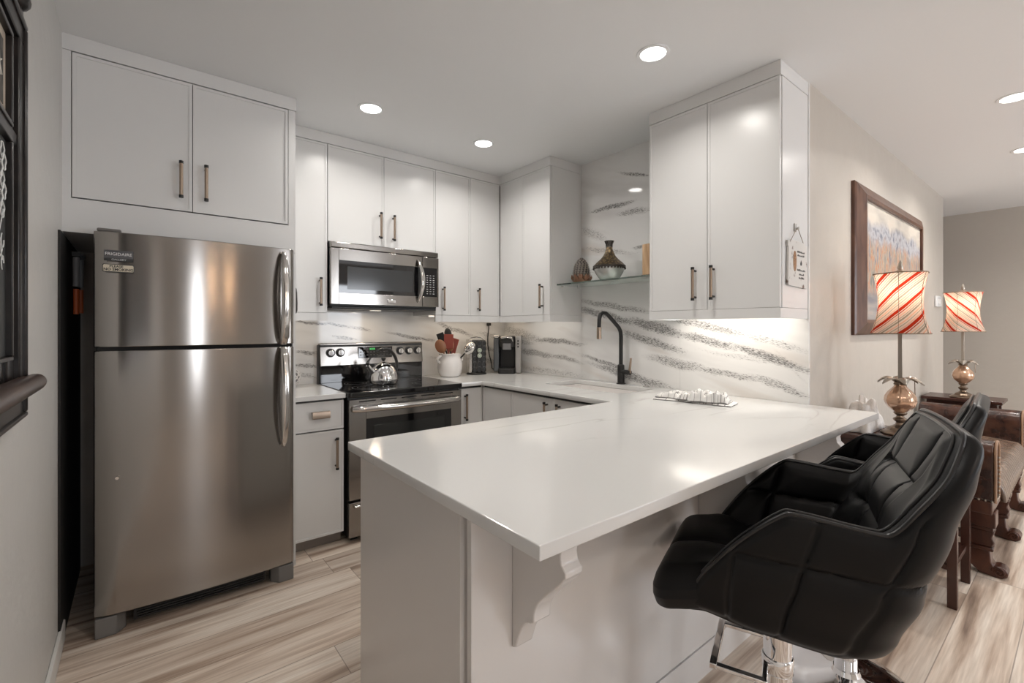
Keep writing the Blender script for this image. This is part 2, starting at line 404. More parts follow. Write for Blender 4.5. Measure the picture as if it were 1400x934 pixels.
# marble slabs behind the worktops (three on the sink wall, one on the back wall)
joints = [YB+.015, 2.475, 1.634, YP]
for i in range(3):
    obj('trim_%d' % (i+1), NB((XS, XS+.015, joints[i+1]+(.0012 if i < 2 else 0), joints[i], .9145, ZC)), M['marble_y'], kind='structure', smooth=0,
        label='streaked marble slab lining the sink wall')
obj('trim_4', NB((.70, XS, YB, YB+.015, .60, ZC)), M['marble_x'], kind='structure', smooth=0, label='streaked marble slab behind the cooker')

# ------------------------------------------------------------ recessed downlights
def downlight(x, y, label, power=1.0, spread=150, r=.058):
    t = empty('ceiling_downlight', (x, y, ZC), 0, label, 'ceiling light', 'recessed ceiling downlights')
    bm = bmesh.new(); lathe(bm, [(r+.016, 0), (r+.014, -.004), (r, -.005), (r-.002, -.001)], 40, cap=False)
    obj('trim_ring', bm, M['ceil'], t)
    bm = bmesh.new(); lathe(bm, [(r-.001, -.0005), (r-.001, -.0025), (r*.6, -.0032), (.002, -.0035)], 40)
    obj('lens', bm, M['lampdisc'], t)
    l = bpy.data.lights.new('downlight_lamp', 'AREA'); l.shape = 'DISK'; l.size = 2*r; l.energy = LAMP_POWER*power; l.color = (1, .955, .90); l.spread = R(spread)
    lo = bpy.data.objects.new('downlight_lamp', l); COL.objects.link(lo); lo.parent = t; lo.location = (0, 0, -.008)
    return t
downlight(1.836, 1.26, 'round recessed ceiling light above the peninsula, largest in view')
downlight(1.037, 2.583, 'round recessed ceiling light in front of the cupboards above the microwave')
downlight(1.831, 2.595, 'round recessed ceiling light nearest the inner corner of the wall cupboards')
downlight(.62, 1.0, 'round recessed ceiling light over the near end of the peninsula')
downlight(3.72, .27, 'round recessed ceiling light beyond the picture wall, cut by the photo edge', 2.2)
downlight(4.86, .30, 'round recessed ceiling light farther along the picture wall ceiling', 2.4)
downlight(2.95, -1.3, 'round recessed ceiling light in the living room behind the stools')  # unseen lights from here down, added for fill and reflections
downlight(.80, -1.35, 'round recessed ceiling light in the room behind the camera', 1.2)
downlight(1.22, -1.9, 'round recessed ceiling light deeper in the room behind the camera', 1.2)
downlight(5.2, -1.3, 'round recessed ceiling light over the far living room')
downlight(6.35, -.75, 'round recessed ceiling light beyond the right edge near the far wall', 2.4)  # added out of view to brighten the far wall
downlight(6.6, 2.2, 'round recessed ceiling light at the hallway opening')  # added hallway light, kept out of sight behind the picture wall

# ------------------------------------------------------------ cabinets
def pull(parent, axis, p, length, horizontal=False, r=.0075, off=.032):
    """bar pull: bronze bar on two black posts. axis '-y' or '-x' = the way the door faces; p = centre on the door face"""
    d = Vector((0, -1, 0)) if axis == '-y' else Vector((-1, 0, 0))
    u = Vector((0, 0, 1)) if not horizontal else (Vector((1, 0, 0)) if axis == '-y' else Vector((0, 1, 0)))
    p = Vector(p); c = p + d*off
    bm = bmesh.new(); tube(bm, [c-u*(length/2-.012), c+u*(length/2-.012)], r*1.05, 14)
    h = obj('handle', bm, M['brass'], parent)
    for s in (-1, 1):
        bm = bmesh.new()
        tube(bm, [c+u*s*(length/2-.013), c+u*s*length/2], r*1.25, 14)
        tube(bm, [p+u*s*(length/2-.018), c+u*s*(length/2-.018)], r*.8, 10)
        obj('handle_post', bm, M['black'], h, label='black handle end')
    return h
def door_y(parent, x0, x1, z0, z1, yf, name='door', th=.02, mat=None, slim=True):
    """slim-shaker door facing -y, front face at yf"""
    g = .0016; x0 += g; x1 -= g; z0 += g; z1 -= g
    bm = bmesh.new(); e = .013; dp = .004 if slim else 0
    if slim:
        box(bm, x0, x0+e, yf, yf+th, z0, z1); box(bm, x1-e, x1, yf, yf+th, z0, z1)
        box(bm, x0+e, x1-e, yf, yf+th, z0, z0+e); box(bm, x0+e, x1-e, yf, yf+th, z1-e, z1)
        box(bm, x0+e, x1-e, yf+dp, yf+th, z0+e, z1-e)
    else: box(bm, x0, x1, yf, yf+th, z0, z1)
    return obj(name, bm, mat or M['cab'], parent, smooth=0)
def door_x(parent, y0, y1, z0, z1, xf, name='door', th=.02, mat=None):
    g = .0016; y0 += g; y1 -= g; z0 += g; z1 -= g; e = .013; dp = .004
    bm = bmesh.new()
    box(bm, xf, xf+th, y0, y0+e, z0, z1); box(bm, xf, xf+th, y1-e, y1, z0, z1)
    box(bm, xf, xf+th, y0+e, y1-e, z0, z0+e); box(bm, xf, xf+th, y0+e, y1-e, z1-e, z1)
    box(bm, xf+dp, xf+th, y0+e, y1-e, z0+e, z1-e)
    return obj(name, bm, mat or M['cab'], parent, smooth=0)
def body_of(parent, x0, x1, y0, y1, z0, z1):
    obj('body', NB((x0, x1, y0, y1, z0, z1)), M['cab'], parent, smooth=0)
def gapback(parent, *b): obj('carcass_edge', NB(b), M['cabgap'], parent, smooth=0)  # near-black sheet behind the doors, paints the shade in their gaps

# over-fridge cupboard
t = empty('fridge_cupboard', (.21, 2.735, 1.86), 0, 'wide white two-door cupboard above the steel fridge', 'cupboard')
def inv(t, o): pass
class L:   # local offset so that shapes can be written in room coordinates
    def __init__(s, t): s.t = t
def relocate(t):
    """children were written in room coordinates: give them positions relative to the thing's base"""
    bpy.context.view_layer.update()
    T = Matrix.Translation(t.location) @ Matrix.Rotation(t.rotation_euler.z, 4, 'Z')
    Ti = T.inverted()
    for c in t.children:
        c.matrix_local = Ti @ c.matrix_local if c.type != 'MESH' else c.matrix_local
        if c.type == 'MESH': _xf(c, Ti)
def _xf(c, Ti):
    if not c.data.get('moved'):
        c.data.transform(Ti); c.data['moved'] = 1
    for g in c.children:
        if g.type == 'MESH': _xf(g, Ti)
bm = NB((XL, .672, 2.755, 3.43, 1.716, 2.49)); obj('body', bm, M['cab'], t, smooth=0)
bm = NB((XL, -.224, 2.735, 2.755, 1.716, 2.49), (.637, .672, 2.735, 2.755, 1.716, 2.49), (-.224, .637, 2.735, 2.755, 1.716, 1.862))
obj('face_frame', bm, M['cab'], t, smooth=0)
gapback(t, -.222, .635, 2.753, 2.7555, 1.863, 2.49)
obj('crown', NB((XL, .676, 2.731, 3.43, 2.4915, 2.559)), M['cab'], t, smooth=0)
d = door_y(t, -.222, .206, 1.866, 2.488, 2.733); pull(d, '-y', (.159, 2.733, 2.009), .175)
d = door_y(t, .206, .635, 1.866, 2.488, 2.733); pull(d, '-y', (.259, 2.733, 2.009), .175)
relocate(t)
obj('fridge_side_panel', NB((.660, .676, 2.745, 3.43, 0, 1.715)), M['cab'], smooth=0, label='tall white end panel between the fridge and the small base cupboard', cat='panel')

ZT, ZD, ZR = 2.49, 1.402, 1.352
def upper_back(name, x0, x1, z0, doors, label, rail=True):
    t = empty(name, ((x0+x1)/2, 3.081, z0), 0, label, 'cupboard', 'white wall cupboards along the back wall')
    body_of(t, x0, x1, 3.101, YB, z0, ZT)
    gapback(t, x0+.002, x1-.002, 3.0995, 3.1015, z0+.002, ZT-.001)
    obj('crown', NB((x0, x1, 3.079, YB, ZT+.0015, ZC-.001)), M['cab'], t, smooth=0)
    if rail: obj('light_rail', NB((x0, x1, 3.081, 3.10, ZR, z0-.0015)), M['cab'], t, smooth=0)
    for a, b, hx, hz in doors:
        d = door_y(t, a, b, z0, ZT, 3.081)
        if hx: pull(d, '-y', (hx, 3.081, hz), .18)
    relocate(t); return t
upper_back('wall_cupboard', .680, .951, ZD, [(.680, .949, .901, 1.535)], 'narrow white single-door wall cupboard between the fridge and the microwave')
upper_back('wall_cupboard', .951, 1.735, 1.866, [(.951, 1.331, 1.299, 2.006), (1.331, 1.735, 1.396, 2.0)], 'white two-door wall cupboard directly above the microwave', rail=False)
upper_back('wall_cupboard', 1.735, 2.671, ZD, [(1.735, 2.047, 1.796, 1.525), (2.047, 2.337, 2.117, 1.53)], 'white two-door wall cupboard right of the microwave, running into the corner')
def upper_side(y0, y1, doors, label):
    t = empty('wall_cupboard', (2.339, (y0+y1)/2, ZD), 0, label, 'cupboard', 'white wall cupboards along the sink wall')
    body_of(t, 2.359, XS, y0, y1, ZD, ZT)
    gapback(t, 2.3575, 2.3595, y0+.004, y1-.002, ZD+.002, ZT-.001)
    obj('crown', NB((2.337, XS, y0-.002, y1, ZT+.0015, ZC-.001)), M['cab'], t, smooth=0)
    bm = NB((2.339, 2.358, y0, y1, ZR, ZD-.0015), (2.358, XS, y0, y0+.018, ZR, ZD-.0015))
    if y1 < 2: box(bm, 2.358, XS, y1-.018, y1, ZR, ZD-.0015)
    obj('light_rail', bm, M['cab'], t, smooth=0)
    for a, b, hy in doors:
        d = door_x(t, a, b, ZD, ZT, 2.339)
        if hy: pull(d, '-x', (2.339, hy, 1.54), .178)
    relocate(t); return t
upper_side(2.476, 3.078, [(2.791, 3.076, None), (2.478, 2.791, 2.555)], 'white two-door wall cupboard in the corner, left of the glass shelf')
upper_side(.915, 1.632, [(1.274, 1.630, 1.34), (.917, 1.274, 1.238)], 'large white two-door wall cupboard at the right, with a sign on its side')

# base cupboards
YF = 2.84; XB = 1.995
t = empty('base_cupboard', (.84, YF, 0), 0, 'narrow white base cupboard with drawer beside the fridge', 'cupboard')
body_of(t, .678, .973, YF+.02, YB, .09, .884)
gapback(t, .680, .971, YF+.0185, YF+.0205, .10, .882)
obj('toe_kick', NB((.678, .973, YF+.065, YF+.085, 0, .09)), M['toe'], t, smooth=0)
d = door_y(t, .680, .972, .70, .872, YF, 'drawer')
bm = bmesh.new(); prism(bm, [(YF, .815), (YF-.024, .815), (YF-.026, .810), (YF-.026, .778), (YF-.022, .774), (YF-.020, .778), (YF-.020, .808), (YF, .808)], .785, .885, 'x')
obj('cup_handle', bm, M['brass'], d)
d = door_y(t, .680, .972, .075, .695, YF); pull(d, '-y', (.923, YF, .558), .19)
relocate(t)
obj('small_worktop', NB((.678, .974, 2.812, YB, .885, .914)), M['quartz'], smooth=0, bev=.003, label='short white quartz worktop between fridge and cooker', cat='worktop')

t = empty('base_cupboard', (1.9, YF, 0), 0, 'white corner base cupboard right of the cooker', 'cupboard')
body_of(t, 1.800, XS-.01, YF+.02, YB, .09, .884)
gapback(t, 1.802, XB, YF+.0185, YF+.0205, .10, .882)
obj('toe_kick', NB((1.800, XB+.08, YF+.065, YF+.085, 0, .09)), M['toe'], t, smooth=0)
d = door_y(t, 1.802, XB, .095, .868, YF); pull(d, '-y', (1.838, YF, .735), .19)
relocate(t)
t = empty('sink_base_cupboard', (XB, 2.25, 0), 0, 'white base cupboards under the sink, mostly hidden by the peninsula', 'cupboard')
# hollow carcass round the sink bowl
bm = NB((XB+.02, XB+.04, 1.63, YF+.018, .09, .884), (XB+.04, XS-.01, 1.63, 1.648, .09, .884), (XB+.04, XS-.01, 2.80, 2.818, .09, .884), (XB+.04, XS-.01, 1.648, 2.80, .09, .108))
obj('body', bm, M['cab'], t, smooth=0)
gapback(t, XB+.0185, XB+.0205, 1.64, YF, .10, .882)
obj('toe_kick', NB((XB+.065, XB+.085, 1.63, YF+.06, 0, .09)), M['toe'], t, smooth=0)
door_x(t, 2.50, YF-.004, .095, .868, XB)
d = door_x(t, 2.08, 2.50, .095, .868, XB); pull(d, '-x', (XB, 2.135, .770), .15, off=.03)
d = door_x(t, 1.66, 2.08, .095, .868, XB); pull(d, '-x', (XB, 2.025, .770), .15, off=.03)
relocate(t)

# peninsula
t = empty('peninsula_base', (1.6, 1.2, 0), 0, 'white peninsula base with glossy seating-side panel and end panel', 'kitchen island')
obj('end_panel', NB((.600, .622, .948, 1.585, 0, .884)), M['panel'], t, smooth=0)
obj('seating_panel', NB((.612, XS+.012, .917, .935, .118, .884)), M['panel'], t, smooth=0)
obj('plinth', NB((.612, XS+.012, .912, .935, 0, .1165)), M['panel'], t, smooth=0)
obj('body', NB((.622, 1.98, .937, 1.562, .09, .884)), M['panel'], t, smooth=0)
obj('toe_kick', NB((.622, 1.98, 1.50, 1.52, 0, .09)), M['toe'], t, smooth=0)
for a in (.63, 1.08, 1.53):
    d = obj('door', NB((a, a+.44, 1.562, 1.582, .095, .868)), M['cab'], t, smooth=0)
# ogee brackets under the overhang
prof = [(.917, .884), (.690, .884), (.690, .866), (.702, .858), (.720, .845), (.738, .820), (.745, .795), (.742, .775), (.728, .762), (.728, .750)]
for k in range(13):
    a = k/12; prof.append((.735+.10*math.sin(a*PI/2)**1.3+.0*a, .745-.135*a))
prof += [(.835, .600), (.850, .592)]
for k in range(1, 10):
    a = k/9; prof.append((.850+.052*a, .592-.085*a**2))
prof += [(.917, .50)]
for x in (.735, 1.62, 2.52):
    bm = bmesh.new(); prism(bm, prof, x, x+.055, 'x')
    obj('bracket', bm, M['panel'], t, bev=.003)
relocate(t)

# U-shaped worktop with the sink cut out (built in slabs so the hole is a true hole)
SK = (2.235, 2.590, 1.76, 2.44)     # sink opening x0 x1 y0 y1
outer = [(1.793, YB), (XS, YB), (XS, .622), (.562, .622), (.562, 1.604), (1.970, 1.604), (1.970, 2.814), (1.793, 2.814)]
def rrect(x0, x1, y0, y1, r, n=6):
    pts = []
    for cx, cy, a0 in ((x1-r, y1-r, 0), (x0+r, y1-r, 90), (x0+r, y0+r, 180), (x1-r, y0+r, 270)):
        for k in range(n+1):
            a = R(a0+90*k/n); pts.append((cx+r*math.cos(a), cy+r*math.sin(a)))
    return pts
cu = bpy.data.curves.new('tmp', 'CURVE'); cu.dimensions = '2D'; cu.fill_mode = 'BOTH'
for pts in (outer, rrect(*SK, .05)):
    sp = cu.splines.new('POLY'); sp.points.add(len(pts)-1)
    for q, p in zip(sp.points, pts): q.co = (p[0], p[1], 0, 1)
    sp.use_cyclic_u = True
cu.extrude = .0148
tmp = bpy.data.objects.new('tmp', cu); COL.objects.link(tmp)
dg = bpy.context.evaluated_depsgraph_get(); dg.update()
me = bpy.data.meshes.new_from_object(tmp.evaluated_get(dg)); bpy.data.objects.remove(tmp)
bm = bmesh.new(); bm.from_mesh(me); bmesh.ops.remove_doubles(bm, verts=bm.verts, dist=1e-5)
bmesh.ops.translate(bm, verts=bm.verts, vec=(0, 0, .8992))
obj('worktop', bm, M['quartz'], smooth=0, bev=.0025, seg=2, label='long white quartz worktop wrapping from cooker past the sink to the peninsula', cat='worktop')
# sink
bm = bmesh.new(); x0, x1, y0, y1 = SK
lv = [(0.004, .8835), (.004, .880), (.010, .74), (.03, .715), (.12, .708)]
rings = []
for d_, z in lv:
    pts = rrect(x0-.004+d_, x1+.004-d_, y0-.004+d_, y1+.004-d_, .045)
    rings.append([bm.verts.new((p[0], p[1], z)) for p in pts])
for a, b in zip(rings, rings[1:]):
    n = len(a)
    for i in range(n): bm.faces.new((a[i], a[(i+1) % n], b[(i+1) % n], b[i]))
bm.faces.new(rings[-1])
o = obj('kitchen_sink', bm, M['whitecer'], label='undermounted white sink bowl in the worktop', cat='sink')
m = o.modifiers.new('s', 'SOLIDIFY'); m.thickness = .004; m.offset = -1
bm = bmesh.new(); lathe(bm, [(.04, 0), (.038, .003), (.03, .001), (.002, .0)], 24)
bmesh.ops.translate(bm, verts=bm.verts, vec=(2.41, 2.1, .7085)); obj('drain', bm, M['chrome'], o)

obj('trim_5', NB((XL, XL+.008, 2.60, 3.43, .0, 1.70)), plain('dark_lining', (.012, .011, .010), .7), smooth=0, kind='structure')  # thin near-black sheet on the left wall beside the fridge
# ------------------------------------------------------------ fridge
FX0, FX1, FY = -.146, .636, 2.585
t = empty('refrigerator', (.245, 2.95, 0), 0, 'tall stainless steel top-freezer refrigerator standing against the left wall', 'refrigerator')
obj('body', NB((FX0+.006, FX1-.006, FY+.085, 3.38, .06, 1.700)), plain('fridge_side_paint', (.035, .034, .033), .45), t, bev=.006)
def fdoor(z0, z1, name):
    pts = []; n = 20; w = FX1-FX0; yb = FY+.078; r = .028
    pts.append((FX0, yb))
    pts.append((FX0, FY+.040)); pts.append((FX0+.004, FY+.035)); c0 = .046
    for k in range(0, n):
        s = k/n; x = FX0+c0+(w-c0-r)*s; pts.append((x, FY+.018-.018*(1-(2*s-1)**2)))
    for k in range(7):
        a = R(270+90*k/6); pts.append((FX1-r+r*math.cos(a), FY+.018+r+r*math.sin(a)))
    pts.append((FX1, yb))
    bm = bmesh.new(); prism(bm, pts, z0, z1, 'z'); return obj(name, bm, M['ss'], t, bev=.003, smooth=30)
fz = fdoor(1.224, 1.713, 'freezer_door'); fd = fdoor(.088, 1.208, 'fridge_door')
obj('gasket', NB((FX0+.012, FX1-.012, FY+.03, FY+.076, 1.2085, 1.2235)), M['dark'], t, smooth=0)
def fhandle(parent, zs, flip):
    # long bowed bar, wide and thin, tapering away from the gap between the doors
    bm = bmesh.new(); pts = []; rs = []; z0, z1 = zs
    n = 28
    for k in range(n+1):
        s = k/n; z = z0+(z1-z0)*s
        b = math.sin(PI*min(1, max(0, s)))**.55
        pts.append((.578, FY-.004-.052*b, z)); 
        e = s if flip else 1-s        # e=0 at free end
        rs.append(.021*(.45+.55*min(1, e*3.2)**.7) * (1 if e < .96 else .9))
    tube(bm, pts, rs, 16, flat=(1.0, .62))
    obj('handle', bm, M['ssp'], parent)
fhandle(fz, (1.690, 1.228), True); fhandle(fd, (1.203, .705), False)
bm = bmesh.new(); box(bm, FX0+.01, FX0+.09, FY+.03, FY+.13, 1.7135, 1.728); obj('hinge_cover', bm, plain('hinge_grey', (.16, .15, .14), .4), t, bev=.006)
bm = NB((FX0+.13, FX1-.13, FY+.055, FY+.09, .022, .084))
for k in range(5): box(bm, FX0+.14, FX1-.14, FY+.047, FY+.056, .030+k*.0105, .0345+k*.0105)
obj('toe_grille', bm, M['black'], t, smooth=0)
fm = plain('fridge_foot_grey', (.17, .165, .16), .45)
for x0, x1, s in ((FX0+.004, FX0+.105, 1), (FX1-.105, FX1-.004, -1)):
    bm = bmesh.new(); a = (x0, x1) if s == 1 else (x1, x0)
    prism(bm, [(a[0], FY+.02), (a[0]+s*.07, FY+.02), (a[1], FY+.06), (a[1], FY+.10), (a[0], FY+.10)], .0, .082, 'z')
    obj('foot', bm, fm, t, bev=.004)
bm = NB((-.112, -.016, FY+.0045, FY+.0085, 1.600, 1.634)); bd = obj('badge', bm, plain('badge_grey', (.10, .10, .105), .25, .6), fz, smooth=0)
obj('badge_strip', NB((-.112, -.016, FY+.0035, FY+.0075, 1.588, 1.6)), M['black'], bd, smooth=0)
text('badge_lettering', 'FRIGIDAIRE', .0175, M['text_light'], bd, facing_minus_y(-.065, FY+.0040, 1.617), .0005)
text('badge_lettering', 'GALLERY', .010, M['text_light'], bd, facing_minus_y(-.064, FY+.0030, 1.594), .0004, 1.2)
lk = bmesh.new(); cyl(lk, (-.070, FY+.0020, .668), .0062, .012, 16, 'y'); obj('lock', lk, M['ssp'], fd)
relocate(t)
# magnet
t = empty('fridge_magnet', (-.065, FY-.002, 1.557), 0, 'small cream PLEASE NO SMOKING magnet on the freezer door', 'magnet')
bm = bmesh.new(); prism(bm, [(p[0], p[1]) for p in rrect(-.117, -.013, 1.541, 1.574, .006)], FY-.001, FY+.0125, 'y'); obj('plate', bm, M['black'], t)
bm = bmesh.new(); prism(bm, [(p[0], p[1]) for p in rrect(-.1145, -.0155, 1.5435, 1.5715, .005)], FY-.0018, FY-.0008, 'y'); obj('face', bm, M['magnet'], t)
text('lettering', 'PLEASE', .0125, M['text_dark'], t, facing_minus_y(-.072, FY-.0022, 1.5645), .0004, 1.15, bold=.0004)
text('lettering', 'NO SMOKING', .0145, M['text_dark'], t, facing_minus_y(-.065, FY-.0022, 1.5515), .0004, 1.05, bold=.0005)
relocate(t)
# tools hanging in the gap
om = plain('orange_plastic', (.75, .16, .05), .4)
for (y, z, lab) in ((3.25, 1.50, 'orange and grey handled broom hanging in the gap left of the fridge'), (3.02, 1.49, 'orange handled tool hanging behind the fridge edge in the dark gap')):
    t = empty('hanging_tool', (-.225, y, z), 0, lab, 'tool', 'tools hanging in the gap beside the fridge')
    bm = bmesh.new(); tube(bm, [(XL+.022, y, z-.12), (XL+.022, y, z+.0)], .0105, 12); obj('grip', bm, om, t)
    bm = bmesh.new(); tube(bm, [(XL+.022, y, z+.012), (XL+.022, y, z+.15)], .012, 12); obj('shaft', bm, plain('tool_grey', (.35, .35, .36), .4), t)
    bm = NB((XL, XL+.04, y-.012, y+.012, z+.155, z+.175)); obj('hook', bm, M['black'], t)
    relocate(t)

# ------------------------------------------------------------ microwave
MX0, MX1, MY, MZ0, MZ1 = .955, 1.733, 3.030, 1.447, 1.862
t = empty('microwave_oven', (1.344, 3.2, MZ0), 0, 'stainless steel over-range microwave with black window under the cupboards', 'microwave')
obj('case', NB((MX0+.004, MX1-.004, MY+.03, 3.435, MZ0, MZ1-.002)), M['black'], t, bev=.003)
obj('top_trim', NB((MX0, MX1, MY+.004, MY+.05, 1.822, MZ1-.002)), M['ss'], t, bev=.006)
DX = 1.600
bm = bmesh.new()
for b in ((MX0, MX0+.050, MZ0+.012, 1.818), (MX0+.050, DX, 1.742, 1.818), (MX0+.050, DX, MZ0+.012, 1.532)): box(bm, b[0], b[1], MY, MY+.03, b[2], b[3])
dr = obj('door', bm, M['ss'], t, bev=.0015)
obj('door_glass', NB((MX0+.050, DX, MY+.003, MY+.02, 1.532, 1.742)), M['bglass'], dr, smooth=0)
obj('window', NB((MX0+.105, DX-.075, MY+.0022, MY+.01, 1.557, 1.705)), M['bglass2'], dr, smooth=0)
bm = bmesh.new(); pts = []; rs = []
for k in range(21):
    s = k/20; b = math.sin(PI*s)**.7; pts.append((DX-.035+.015*math.sin(PI*s), MY-.002-.048*b, 1.492+.30*s)); rs.append(.010+.008*math.sin(PI*s))
tube(bm, pts, rs, 14, flat=(1, .6)); obj('handle', bm, M['ssp'], dr)
obj('maker_badge', NB((1.335, 1.395, MY-.004, MY+.002, 1.478, 1.50)), M['chrome'], dr, bev=.003)
bm = bmesh.new()
for b in ((DX+.003, MX1, 1.742, 1.818), (DX+.003, MX1, MZ0+.012, 1.532), (MX1-.012, MX1, 1.532, 1.742)): box(bm, b[0], b[1], MY, MY+.03, b[2], b[3])
cp = obj('control_panel', bm, M['ss'], t, bev=.0015)
obj('keypad', NB((DX+.003, MX1-.012, MY+.002, MY+.02, 1.532, 1.742)), M['bglass'], cp, smooth=0)
bm = bmesh.new()
for r_ in range(9):
    for c_ in range(3):
        if r_ == 4 and c_ != 1: pass
        w = (.014, .010, .012)[(r_*2+c_) % 3]; x = DX+.040+c_*.026; z = 1.686-r_*.0165
        box(bm, x-w/2, x+w/2, MY+.0012, MY+.003, z-.0022, z+.0018)
obj('key_legends', bm, M['text_light'], cp, smooth=0)
obj('vent_base', NB((MX0+.01, MX1-.01, MY+.02, 3.42, MZ0-.016, MZ0)), M['black'], t, bev=.004)
obj('task_light', NB((1.30, 1.37, 3.22, 3.26, MZ0-.019, MZ0-.0165)), M['strip'], t, smooth=0)
relocate(t)
def strip_light(name, loc, sx, sy, power, col=(1, .82, .62)):
    l = bpy.data.lights.new(name, 'AREA'); l.shape = 'RECTANGLE'; l.size = sx; l.size_y = sy; l.energy = power; l.color = col
    o = bpy.data.objects.new(name, l); COL.objects.link(o); o.location = loc; return o
strip_light('microwave_task_lamp', (1.335, 3.24, MZ0-.022), .06, .04, .55)
# under-cupboard LED strips
for nm, b, lab in (('back', (1.78, 2.60, 3.25, 3.27), 'slim LED strip under the wall cupboard right of the microwave'),
                   ('left', (.70, .93, 3.25, 3.27), 'slim LED strip under the narrow cupboard left of the microwave')):
    obj('led_strip', NB((b[0], b[1], b[2], b[3], ZD-.009, ZD-.001)), M['strip'], smooth=0, label=lab, cat='light', group='under-cupboard light strips')
    strip_light('led_strip_lamp', ((b[0]+b[1])/2, (b[2]+b[3])/2, ZD-.012), b[1]-b[0], .20, STRIP_POWER*(b[1]-b[0])*2.4)
for y0, y1, lab, pw in ((2.52, 3.03, 'slim LED strip under the corner cupboard left of the shelf', 2.0), (.96, 1.59, 'slim LED strip under the large right-hand wall cupboard', 9.0)):
    obj('led_strip', NB((2.50, 2.52, y0, y1, ZD-.009, ZD-.001)), M['strip'], smooth=0, label=lab, cat='light', group='under-cupboard light strips')
    strip_light('led_strip_lamp', (2.51, (y0+y1)/2, ZD-.012), .22, y1-y0, STRIP_POWER*(y1-y0)*pw, (1, .93, .84))

# ------------------------------------------------------------ cooker
RX0, RX1, RY = .990, 1.784, 2.800
t = empty('cooker', (1.387, 3.1, 0), 0, 'stainless steel electric cooker with black glass top below the microwave', 'cooker')
obj('body', NB((RX0, RX1, RY+.035, 3.40, .03, .895)), M['black'], t, bev=.003)
bm = bmesh.new(); prism(bm, [(p[0], p[1]) for p in rrect(RX0-.012, RX1+.006, RY-.022, 3.40, .03)], .884, .9165, 'z'); ct = obj('cooktop', bm, M['bglass'], t, bev=.006, seg=3)
bm = bmesh.new()
for cx, cy, r in ((1.19, 2.97, .115), (1.58, 2.97, .085), (1.19, 3.24, .075), (1.58, 3.24, .10)):
    for rr in (r, r*.72): lathe(bm, [(rr-.0012, .0004), (rr+.0012, .0004)], 48, (cx, cy, .9166), cap=False)
obj('burner_ring', bm, plain('burner_grey', (.20, .20, .20), .3), ct)
# oven door
bm = bmesh.new(); wx0, wx1, wz0, wz1 = RX0+.105, RX1-.082, .42, .745
for b in ((RX0, wx0, .262, .868), (wx1, RX1, .262, .868), (wx0, wx1, wz1, .868), (wx0, wx1, .262, wz0)): box(bm, b[0], b[1], RY, RY+.035, b[2], b[3])
od = obj('oven_door', bm, M['ss'], t, bev=.0015)
obj('window', NB((wx0, wx1, RY+.003, RY+.03, wz0, wz1)), M['bglass'], od, smooth=0)
obj('window_view', NB((wx0+.05, wx1-.05, RY+.002, RY+.01, wz0+.04, wz1-.045)), plain('oven_window_glass', (.02, .022, .022), .1, spec=.6), od, smooth=0)
bm = bmesh.new(); pts = []; rs = []
for k in range(25):
    s = k/24; b = math.sin(PI*s)**.35; pts.append((RX0+.025+(RX1-RX0-.05)*s, RY-.004-.045*b, .812)); rs.append(.0200)
tube(bm, pts, rs, 14); obj('handle', bm, M['ssp'], od)
bm = bmesh.new()
for k in range(5): box(bm, RX0+.06+k*.14, RX0+.165+k*.14, RY-.001, RY+.004, .852, .858)
obj('vent_slot', bm, M['dark'], od, smooth=0)
ow = obj('drawer', NB((RX0, RX1, RY+.002, RY+.035, .035, .245)), M['ss'], t, bev=.004)
bm = bmesh.new(); tube(bm, [(RX0+.03, RY-.008, .222), (RX1-.03, RY-.008, .222)], .012, 12, flat=(1, .7)); obj('drawer_grip', bm, M['ssp'], ow)
bm = NB((RX0+.03, RX0+.07, RY+.06, RY+.10, 0, .03), (RX1-.07, RX1-.03, RY+.06, RY+.10, 0, .03)); obj('foot', bm, M['black'], t)
# backguard
obj('backguard', NB((RX0-.006, RX1+.002, 3.385, 3.437, .9, 1.185)), M['black'], t, bev=.004)
obj('backguard_glass', NB((RX0+.005, RX1-.008, 3.380, 3.388, .918, 1.035)), M['bglass'], t, smooth=0)
bm = bmesh.new(); prism(bm, [(3.370, 1.035), (3.388, 1.196), (3.425, 1.196), (3.425, 1.035)], RX0, RX1, 'x')
pn = obj('control_panel', bm, M['ss'], t, bev=.004)
pan_y = lambda z: 3.370+(z-1.035)*.1118
obj('display', NB((1.262, 1.522, 3.371, 3.39, 1.082, 1.165)), M['bglass'], pn, smooth=0)
obj('clock', NB(*[(1.345+k*.011, 1.351+k*.011, 3.3700, 3.372, 1.142, 1.156) for k in range(4)]), M['green'], pn, smooth=0)
bm = bmesh.new()
for r_ in range(3):
    for c_ in range(10):
        if (r_ == 0 and 2 < c_ < 7): continue
        x = 1.277+c_*.0255; z = 1.149-r_*.022; box(bm, x-.007, x+.007, 3.3702, 3.372, z-.003, z+.003)
obj('key_legends', bm, plain('grey_legend', (.12, .12, .12), .5), pn, smooth=0)
for x in (1.062, 1.130, 1.590, 1.664, 1.738):
    z = 1.128; y = pan_y(z)
    k = bmesh.new(); cyl(k, (x, y-.004, z), .0315, .006, 28, 'y'); b = obj('knob_bezel', k, M['blackplastic'], pn)
    k = bmesh.new(); cyl(k, (x, y-.026, z), .021, .024, 28, 'y'); box(k, x-.0045, x+.0045, y-.034, y-.02, z-.020, z+.020); obj('knob', k, M['ssp'], b, bev=.002)
relocate(t)

